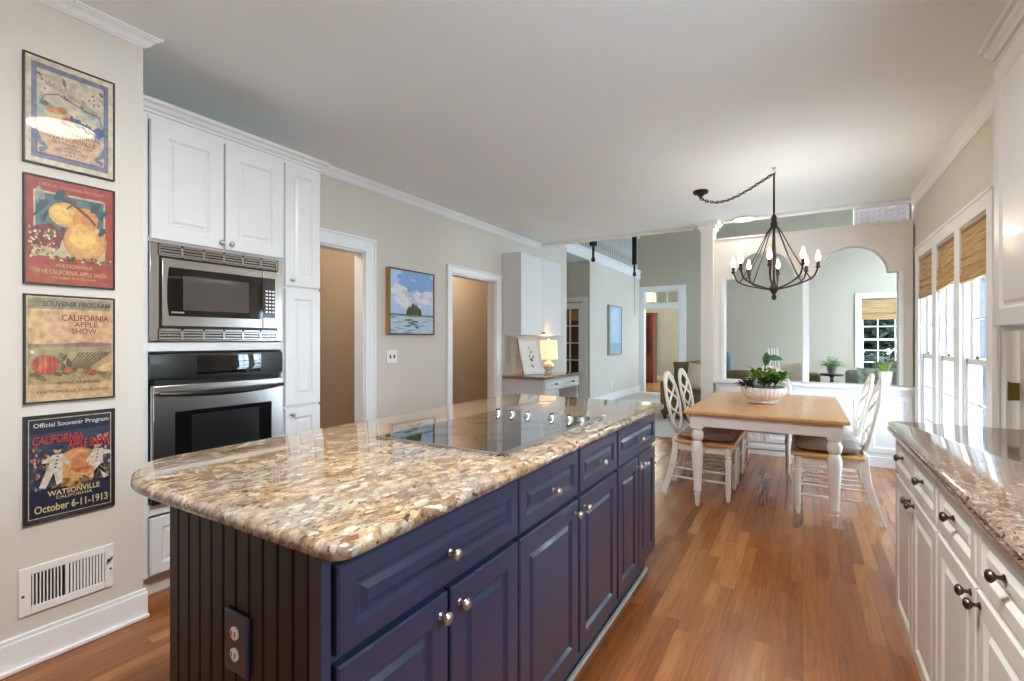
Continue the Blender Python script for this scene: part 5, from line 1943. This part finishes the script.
units = [(1.885, 2.63, 'cream base cabinet at the far end of the right counter'), (1.125, 1.88, 'cream base cabinet in the middle of the right counter'), (.36, 1.12, 'cream base cabinet at the near end of the right counter')]
for y0, y1, lb in units:
    bcab = thing('base_cabinet', lb, 'cabinet', (.66, (y0 + y1) / 2, 0), 'cream base cabinets under the right counter')
    MB().box(RX, XR - .002, y0, y1, .10, .876).build('carcass', M['cream'], bcab, bevel=.0015)
    MB().box(RX + .06, XR - .002, y0, y1, 0, .10).build('toe_kick', M['cream'], bcab)
    mid = (y0 + y1) / 2
    for a, b in ((y0 + .004, mid - .004), (mid + .004, y1 - .006)):
        d = rfront(bcab, 'drawer', a, b, .716, .866, M['cream'], .035)
        knob(d, (RX - .022, (a + b) / 2, .802), -X, M['pewter'], k=.82)
    for a, b, kk in ((y0 + .004, mid - .004, mid - .035), (mid + .004, y1 - .006, mid + .035)):
        d = rfront(bcab, 'door', a, b, .125, .702, M['cream'])
        knob(d, (RX - .022, kk, .676), -X, M['pewter'], k=.82)
ogee = [(.014, 0), (.006, .05), (.002, .16), (0, .30), (.002, .44), (.010, .50), (.010, .54), (.004, .58), (.001, .70), (.004, .86), (.012, .95), (.024, 1)]
slab([(.310, .30), (XR - .002, .30), (XR - .002, 2.655), (.345, 2.655), (.318, 2.645), (.310, 2.618)], .878, .924, ogee, 'granite_countertop', M['granite_dark'], 'brown granite countertop along the right wall', 'countertop', (.63, 1.5, .878))

ur = thing('wall_cabinet', 'cream wall cabinet with raised panel door above the right counter', 'cabinet', (.8, 2.1, 1.32))
UX = .642
y0, y1 = 1.86, 2.53
MB().box(UX, XR - .002, y0, y1, 1.32, 2.36).build('carcass', M['cream'], ur, bevel=.0015)
MB().box(UX + .006, UX + .03, y0, y1, 1.306, 1.32).build('light_rail', M['cream'], ur)
panel_front(MB(), (UX, 2.518, 1.323), -Y, Z, -X, 2.518 - y0 - .01, .978, .022, .062).build('door', M['cream'], ur, angle=20)
knob(ur, (UX - .022, y0 + .05, 1.38), -X, M['pewter'], k=.82)
US = [(-.05, 0), (.006, 0), (.010, .012), (.020, .016), (.023, .032), (.036, .042), (.039, .055), (.052, .060), (.055, .078), (-.05, .078)]
mb = MB()
n = len(US)
for yy, e in ((y0, 0), (y1, 1)):
    for p_, q_ in US:
        mb.v.append(Vector((UX - p_, yy + e * max(p_, 0), 2.325 + q_)))
mb.face(list(range(n))); mb.face([n + i for i in reversed(range(n))])
for i in range(n):
    j = (i + 1) % n
    mb.face((i, n + i, n + j, j))
mb.build('crown', M['cream'], ur, angle=25)


# ------------------------------------------------------------------ bamboo shades
def shade_x(i, a, b, zb, label, slant=0.):
    t_ = thing('bamboo_shade', label, 'window shade', (XR, (a + b) / 2, zb), 'bamboo shades on the right windows')
    prof = [(.030, WZ1 - .022), (.033, zb + .20), (.024, zb + .165), (.034, zb + .150), (.021, zb + .105), (.032, zb + .090), (.018, zb + .04), (.020, zb), (.046, zb), (.050, WZ1 - .022)]
    mb = MB()
    for yy, s_ in ((a + .006, slant), (b - .006, -slant)):
        for q, (dx, z) in enumerate(prof):
            zz = z + (s_ if 0 < q < 9 else 0)
            mb.v.append(Vector((XR + dx - .040, yy, zz)))
    n = len(prof)
    mb.face(list(range(n))); mb.face([n + k for k in reversed(range(n))])
    for k in range(n):
        j = (k + 1) % n
        mb.face((k, n + k, n + j, j))
    mb.build('shade', M['bamboo'], t_, angle=20)
    MB().box(XR - .018, XR + .004, a + .024, b - .024, WZ1 - .045, WZ1 - .022).build('head_rail', M['brown_wood'], t_)
    return t_


shade_x(1, *WINS[0], 1.66, 'bamboo shade on the right wall window nearest the divider')
shade_x(2, *WINS[1], 1.685, 'crooked bamboo shade on the middle window of the right wall', .02)
shade_x(3, *WINS[2], 1.665, 'bamboo shade on the right wall window nearest the counter')
fs = thing('bamboo_shade', 'bamboo shade on the far living room window', 'window shade', (1.475, YB, 1.7))
prof = [(.030, FW[3] - .022), (.034, 1.84), (.018, 1.82), (.036, 1.80), (.010, 1.73), (.018, 1.69), (.046, 1.69), (.050, FW[3] - .022)]
mb = MB()
n = len(prof)
for xx in (FW[0] + .022, FW[1] - .022):
    for dy, z in prof:
        mb.v.append(Vector((xx, YB + dy, z)))
mb.face(list(range(n))); mb.face([n + k for k in reversed(range(n))])
for k in range(n):
    j = (k + 1) % n
    mb.face((k, n + k, n + j, j))
mb.build('shade', M['bamboo'], fs, angle=20)
MB().box(FW[0] + .022, FW[1] - .022, YB + .022, YB + .05, FW[3] - .05, FW[3] - .022).build('head_rail', M['brown_wood'], fs)

# ------------------------------------------------------------------ basket on the divider
bk = thing('wicker_basket', 'white woven basket on top of the arched divider', 'basket', (.70, 6.22, 2.468))
x0, x1, y0, y1, z0, z1 = .505, .90, YP + .0, YP + .13, 2.470, 2.645
w = MB()
rows = 7
for r_ in range(rows):
    z = z0 + .014 + (z1 - z0 - .03) * r_ / (rows - 1)
    pts = []
    for (xa, ya), (xb, yb) in (((x0, y0), (x1, y0)), ((x1, y0), (x1, y1)), ((x1, y1), (x0, y1)), ((x0, y1), (x0, y0))):
        m = 16 if abs(xb - xa) > .2 else 6
        for q in range(m):
            u = q / m
            wv = .006 * (1 if (q + r_) % 2 else -1)
            nx, ny = (0, -1) if ya == yb == y0 else ((0, 1) if ya == yb else ((1, 0) if xa == xb == x1 else (-1, 0)))
            pts.append((xa + (xb - xa) * u + nx * wv, ya + (yb - ya) * u + ny * wv, z))
    w.sweep(pts, .020, .004, (0, 0, 1), True)
w2 = MB()
for q in range(9):
    xx = x0 + (x1 - x0) * q / 8
    w2.box(xx - .006, xx + .006, y0 - .003, y0 + .003, z0, z1).box(xx - .006, xx + .006, y1 - .003, y1 + .003, z0, z1)
w2.box(x0 + .01, x1 - .01, y0 + .01, y1 - .01, z0, z0 + .008)
wb = MB()
for r_ in range(rows):
    z = z0 + .014 + (z1 - z0 - .03) * r_ / (rows - 1)
    for q in range(8):
        xa = x0 + (x1 - x0) * q / 8
        dy = .005 if (q + r_) % 2 else -.005
        wb.box(xa, xa + (x1 - x0) / 8, y0 - .002 + dy, y0 + .002 + dy, z - .009, z + .009)
        wb.box(xa, xa + (x1 - x0) / 8, y1 - .002 - dy, y1 + .002 - dy, z - .009, z + .009)
    wb.box(x0 - .002, x0 + .002, y0, y1, z - .009, z + .009).box(x1 - .002, x1 + .002, y0, y1, z - .009, z + .009)
wb.build('weave', M['wicker'], bk)
w2.build('stakes', M['wicker'], bk)
MB().box(x0 - .01, x1 + .01, y0 - .01, y0 + .008, z1 - .01, z1).box(x0 - .01, x1 + .01, y1 - .008, y1 + .01, z1 - .01, z1).box(x0 - .01, x0 + .008, y0, y1, z1 - .01, z1).box(x1 - .008, x1 + .01, y0, y1, z1 - .01, z1).build('rim', M['wicker'], bk, bevel=.003)

# pot plant on the ledge
pp = thing('potted_plant', 'small spiky green plant in a white pot on the divider ledge', 'plant', (.705, 6.10, .815))
MB().lathe([(.042, 0), (.046, .004), (.062, .13), (.064, .145), (.058, .145), (.054, .12), (0, .118)], (.705, 6.085, .8155), Z, 24).build('pot', M['ceramic'], pp, angle=40)
mb = MB()
for k in range(60):
    a = r3.uniform(0, 6.28)
    e = r3.uniform(.5, 1.45)
    mb.leaf((.705 + .02 * cos(a), 6.085 + .02 * sin(a), .935), (cos(a) * cos(e), sin(a) * cos(e), sin(e)), Z, r3.uniform(.08, .15), .012, .25)
mb.build('foliage', M['leaf_light'], pp, angle=80)


# ================================================================== LIVING ROOM FURNITURE
def sofa(name, label, x0, x1, y0, y1, m, seat_n=2, arm=.2, hb=.8, ha=.6, cat='sofa', legs=True):
    """sofa facing -y with its back along y1"""
    t_ = thing(name, label, cat, ((x0 + x1) / 2, (y0 + y1) / 2, 0))
    MB().box(x0 + .02, x1 - .02, y0 + .03, y1, .08, .28).build('base', m, t_, bevel=.02)
    for a, b in ((x0, x0 + arm), (x1 - arm, x1)):
        MB().box(a, b, y0, y1 - .02, .08, ha).build('arm', m, t_, bevel=.05, seg=4)
    MB().box(x0 + arm * .6, x1 - arm * .6, y1 - .26, y1, .1, hb).build('backrest', m, t_, bevel=.06, seg=4)
    L_ = (x1 - x0 - 2 * arm) / seat_n
    for k in range(seat_n):
        MB().box(x0 + arm + L_ * k + .004, x0 + arm + L_ * (k + 1) - .004, y0 - .01, y1 - .27, .285, .45).build('seat_cushion', m, t_, bevel=.04, seg=4)
    for a in (x0 + .06, x1 - .06):
        for b in (y0 + .08, y1 - .08):
            MB().lathe([(.02, 0), (.03, .085)], (a, b, 0), Z, 10).build('leg', M['dark_wood'], t_)
    return t_


def throw_pillow(label, c, w_, h_, d_, m, tilt=.3, rz=0., roll=0.):
    U0 = Vector((cos(rz), sin(rz), 0))
    N0 = Vector((sin(rz), -cos(rz), 0))
    V0 = (Z * cos(tilt) - N0 * sin(tilt))
    N1 = (N0 * cos(tilt) + Z * sin(tilt))
    U1 = U0 * cos(roll) + V0 * sin(roll)
    V1 = V0 * cos(roll) - U0 * sin(roll)
    return tag(MB().pillow((0, 0, 0), U1, V1, N1, w_, h_, d_, 11).build('throw_pillow', m, angle=80), label, 'pillow'), c


def put_pillow(*a, **k):
    o, c = throw_pillow(*a, **k)
    o.location = c
    return o


sofa('sofa', 'olive brown sofa in the living room behind the square pillar', -1.99, .30, 7.95, 8.85, M['olive'], 3, .12, .78, .62)
put_pillow('moss green pillow at the left end of the olive sofa', (-1.63, 8.40, .71), .46, .46, .17, M['olive_green'], .25, .1, .1)
put_pillow('oatmeal linen pillow beside the moss green pillow on the olive sofa', (-1.40, 8.12, .69), .44, .44, .17, M['linen'], .32, -.1, -.12)
put_pillow('oatmeal linen pillow at the right end of the olive sofa', (-.18, 8.38, .71), .44, .44, .17, M['linen'], .25, -.15, .15)
sofa('armchair', 'slate grey armchair standing far back by the living room wall', -2.05, -1.18, 10.6, 11.5, M['blue_gray'], 1, .2, 1.02, .6, 'armchair')
sofa('sofa', 'grey sofa beyond the ledge under the far window', .42, 1.72, 7.9, 8.8, M['gray_cloth'], 2, .2, .84, .60)
put_pillow('leafy green print pillow on the grey sofa', (.86, 8.12, .70), .46, .42, .16, M['green_cloth'], .28, .1, .0)
put_pillow('taupe pillow leaning on the back of the grey sofa', (1.12, 8.36, .78), .50, .46, .18, M['taupe'], .2, -.12, .12)

# pedestal table with fern
st = thing('side_table', 'small dark pedestal table under the fern', 'side table', (.40, 9.4, 0))
MB().lathe([(.16, .70), (.165, .71), (.165, .722), (.16, .73)], (.40, 9.4, 0), Z, 28).build('top', M['dark_wood'], st)
MB().lathe([(.03, .06), (.022, .12), (.02, .4), (.03, .6), (.02, .66), (.05, .70)], (.40, 9.4, 0), Z, 14).build('pedestal', M['dark_wood'], st)
for k in range(3):
    a = k * 2.094 + .4
    MB().tube([(.40 + .02 * cos(a), 9.4 + .02 * sin(a), .10), (.40 + .1 * cos(a), 9.4 + .1 * sin(a), .07), (.40 + .18 * cos(a), 9.4 + .18 * sin(a), .012)], [.016, .014, .010], 8).build('leg', M['dark_wood'], st)
fe = thing('potted_fern', 'bushy green fern in a grey pot on the pedestal table', 'plant', (.40, 9.4, .731))
MB().lathe([(.05, 0), (.065, .06), (.07, .12), (.06, .12), (.055, .1), (0, .1)], (.40, 9.4, .731), Z, 20).build('pot', M['gray_cloth'], fe)
mb = MB()
for k in range(70):
    a = r3.uniform(0, 6.28)
    e = r3.uniform(.25, 1.3)
    ln_ = r3.uniform(.18, .30)
    prev = Vector((.40, 9.4, .84))
    d = Vector((cos(a) * cos(e), sin(a) * cos(e), sin(e)))
    for q in range(1, 7):
        u = q / 6
        pnt = Vector((.40, 9.4, .84)) + d * (ln_ * u) - Z * (.10 * u * u)
        for sg in (1, -1):
            sd = d.cross(Z).normalized() * sg
            mb.leaf(pnt, sd + d * .5, Z, .05 * (1.2 - u * .6), .018, .2)
mb.build('fronds', M['fern'], fe, angle=80)

# white spindle chair in the living room
sc_ = thing('spindle_chair', 'white spindle back chair seen over the plant on the table', 'chair', (-.09, 7.05, 0))
cxx, cyy = -.09, 7.05
MB().box(cxx - .21, cxx + .21, cyy - .2, cyy + .22, .43, .46).build('seat', M['chair_white'], sc_, bevel=.01)
for a in (-.18, .18):
    MB().tube([(cxx + a, cyy - .17, .43), (cxx + a * 1.1, cyy - .2, 0)], [.018, .013], 10).build('leg', M['chair_white'], sc_)
    MB().tube([(cxx + a, cyy + .19, .43), (cxx + a * 1.1, cyy + .24, 0)], [.018, .013], 10).build('leg', M['chair_white'], sc_)
for a in (-.19, -.055, .055, .19):
    MB().tube([(cxx + a * .9, cyy + .19, .46), (cxx + a, cyy + .25, 1.17)], [.010, .009] if abs(a) < .1 else [.014, .012], 10).build('spindle', M['chair_white'], sc_)
sc_.rotation_euler = (0, 0, radians(78))
MB().sweep([(cxx - .2, cyy + .235, 1.02), (cxx, cyy + .25, 1.03), (cxx + .2, cyy + .235, 1.02)], .05, .016, (0, 1, 0)).build('top_rail', M['chair_white'], sc_, bevel=.004)


# ================================================================== OUTSIDE THE WINDOWS
def tree(c, h, r, label, m, n=900, seed=1, leaf_l=.16):
    rr = random.Random(seed)
    t_ = thing('tree', label, 'tree', (c[0], c[1], -.2), 'trees outside the windows')
    MB().tube([(c[0], c[1], -.2), (c[0] + .05, c[1], h * .35), (c[0], c[1] + .05, h * .75)], [r * .09, r * .07, r * .03], 10).build('trunk', M['bark'], t_)
    mb = MB()
    for k in range(n):
        a, e = rr.uniform(0, 2 * pi), math.asin(rr.uniform(-1, 1))
        q = r * rr.uniform(.55, 1) * (1 + .22 * sin(3 * a + 2 * e))
        p_ = Vector((c[0] + q * cos(a) * cos(e), c[1] + q * sin(a) * cos(e), h * .58 + q * sin(e) * .8 * h / (2 * r) * .7))
        mb.leaf(p_, (rr.uniform(-1, 1), rr.uniform(-1, 1), rr.uniform(-.6, .6)), (rr.uniform(-.4, .4), rr.uniform(-.4, .4), 1), leaf_l * rr.uniform(.7, 1.4), leaf_l * .6, .2)
    mb.build('foliage', m, t_, angle=80)
    return t_


tree((1.3, 14.6), 2.8, .95, 'dark green tree outside the far window, on the left', M['tree'], 1700, 1, .22)
b_ = tree((1.55, 13.4), 1.15, .75, 'low dark shrub outside the far window, under the trees', M['tree'], 1100, 8, .16)
b_.name, b_['category'] = 'shrub', 'shrub'
del b_['group']
tree((3.3, 16.8), 3.6, 1.25, 'light green tree outside the far window, on the right', M['tree_light'], 1200, 2, .24)
tree((4.6, 2.7), 3.4, 1.4, 'tree with brightened leaf colour outside the window above the right counter', M['tree_brightened'], 1300, 3, .28)
tree((7.6, 4.9), 4.0, 1.5, 'tree outside the side door', M['tree'], 1300, 4, .28)
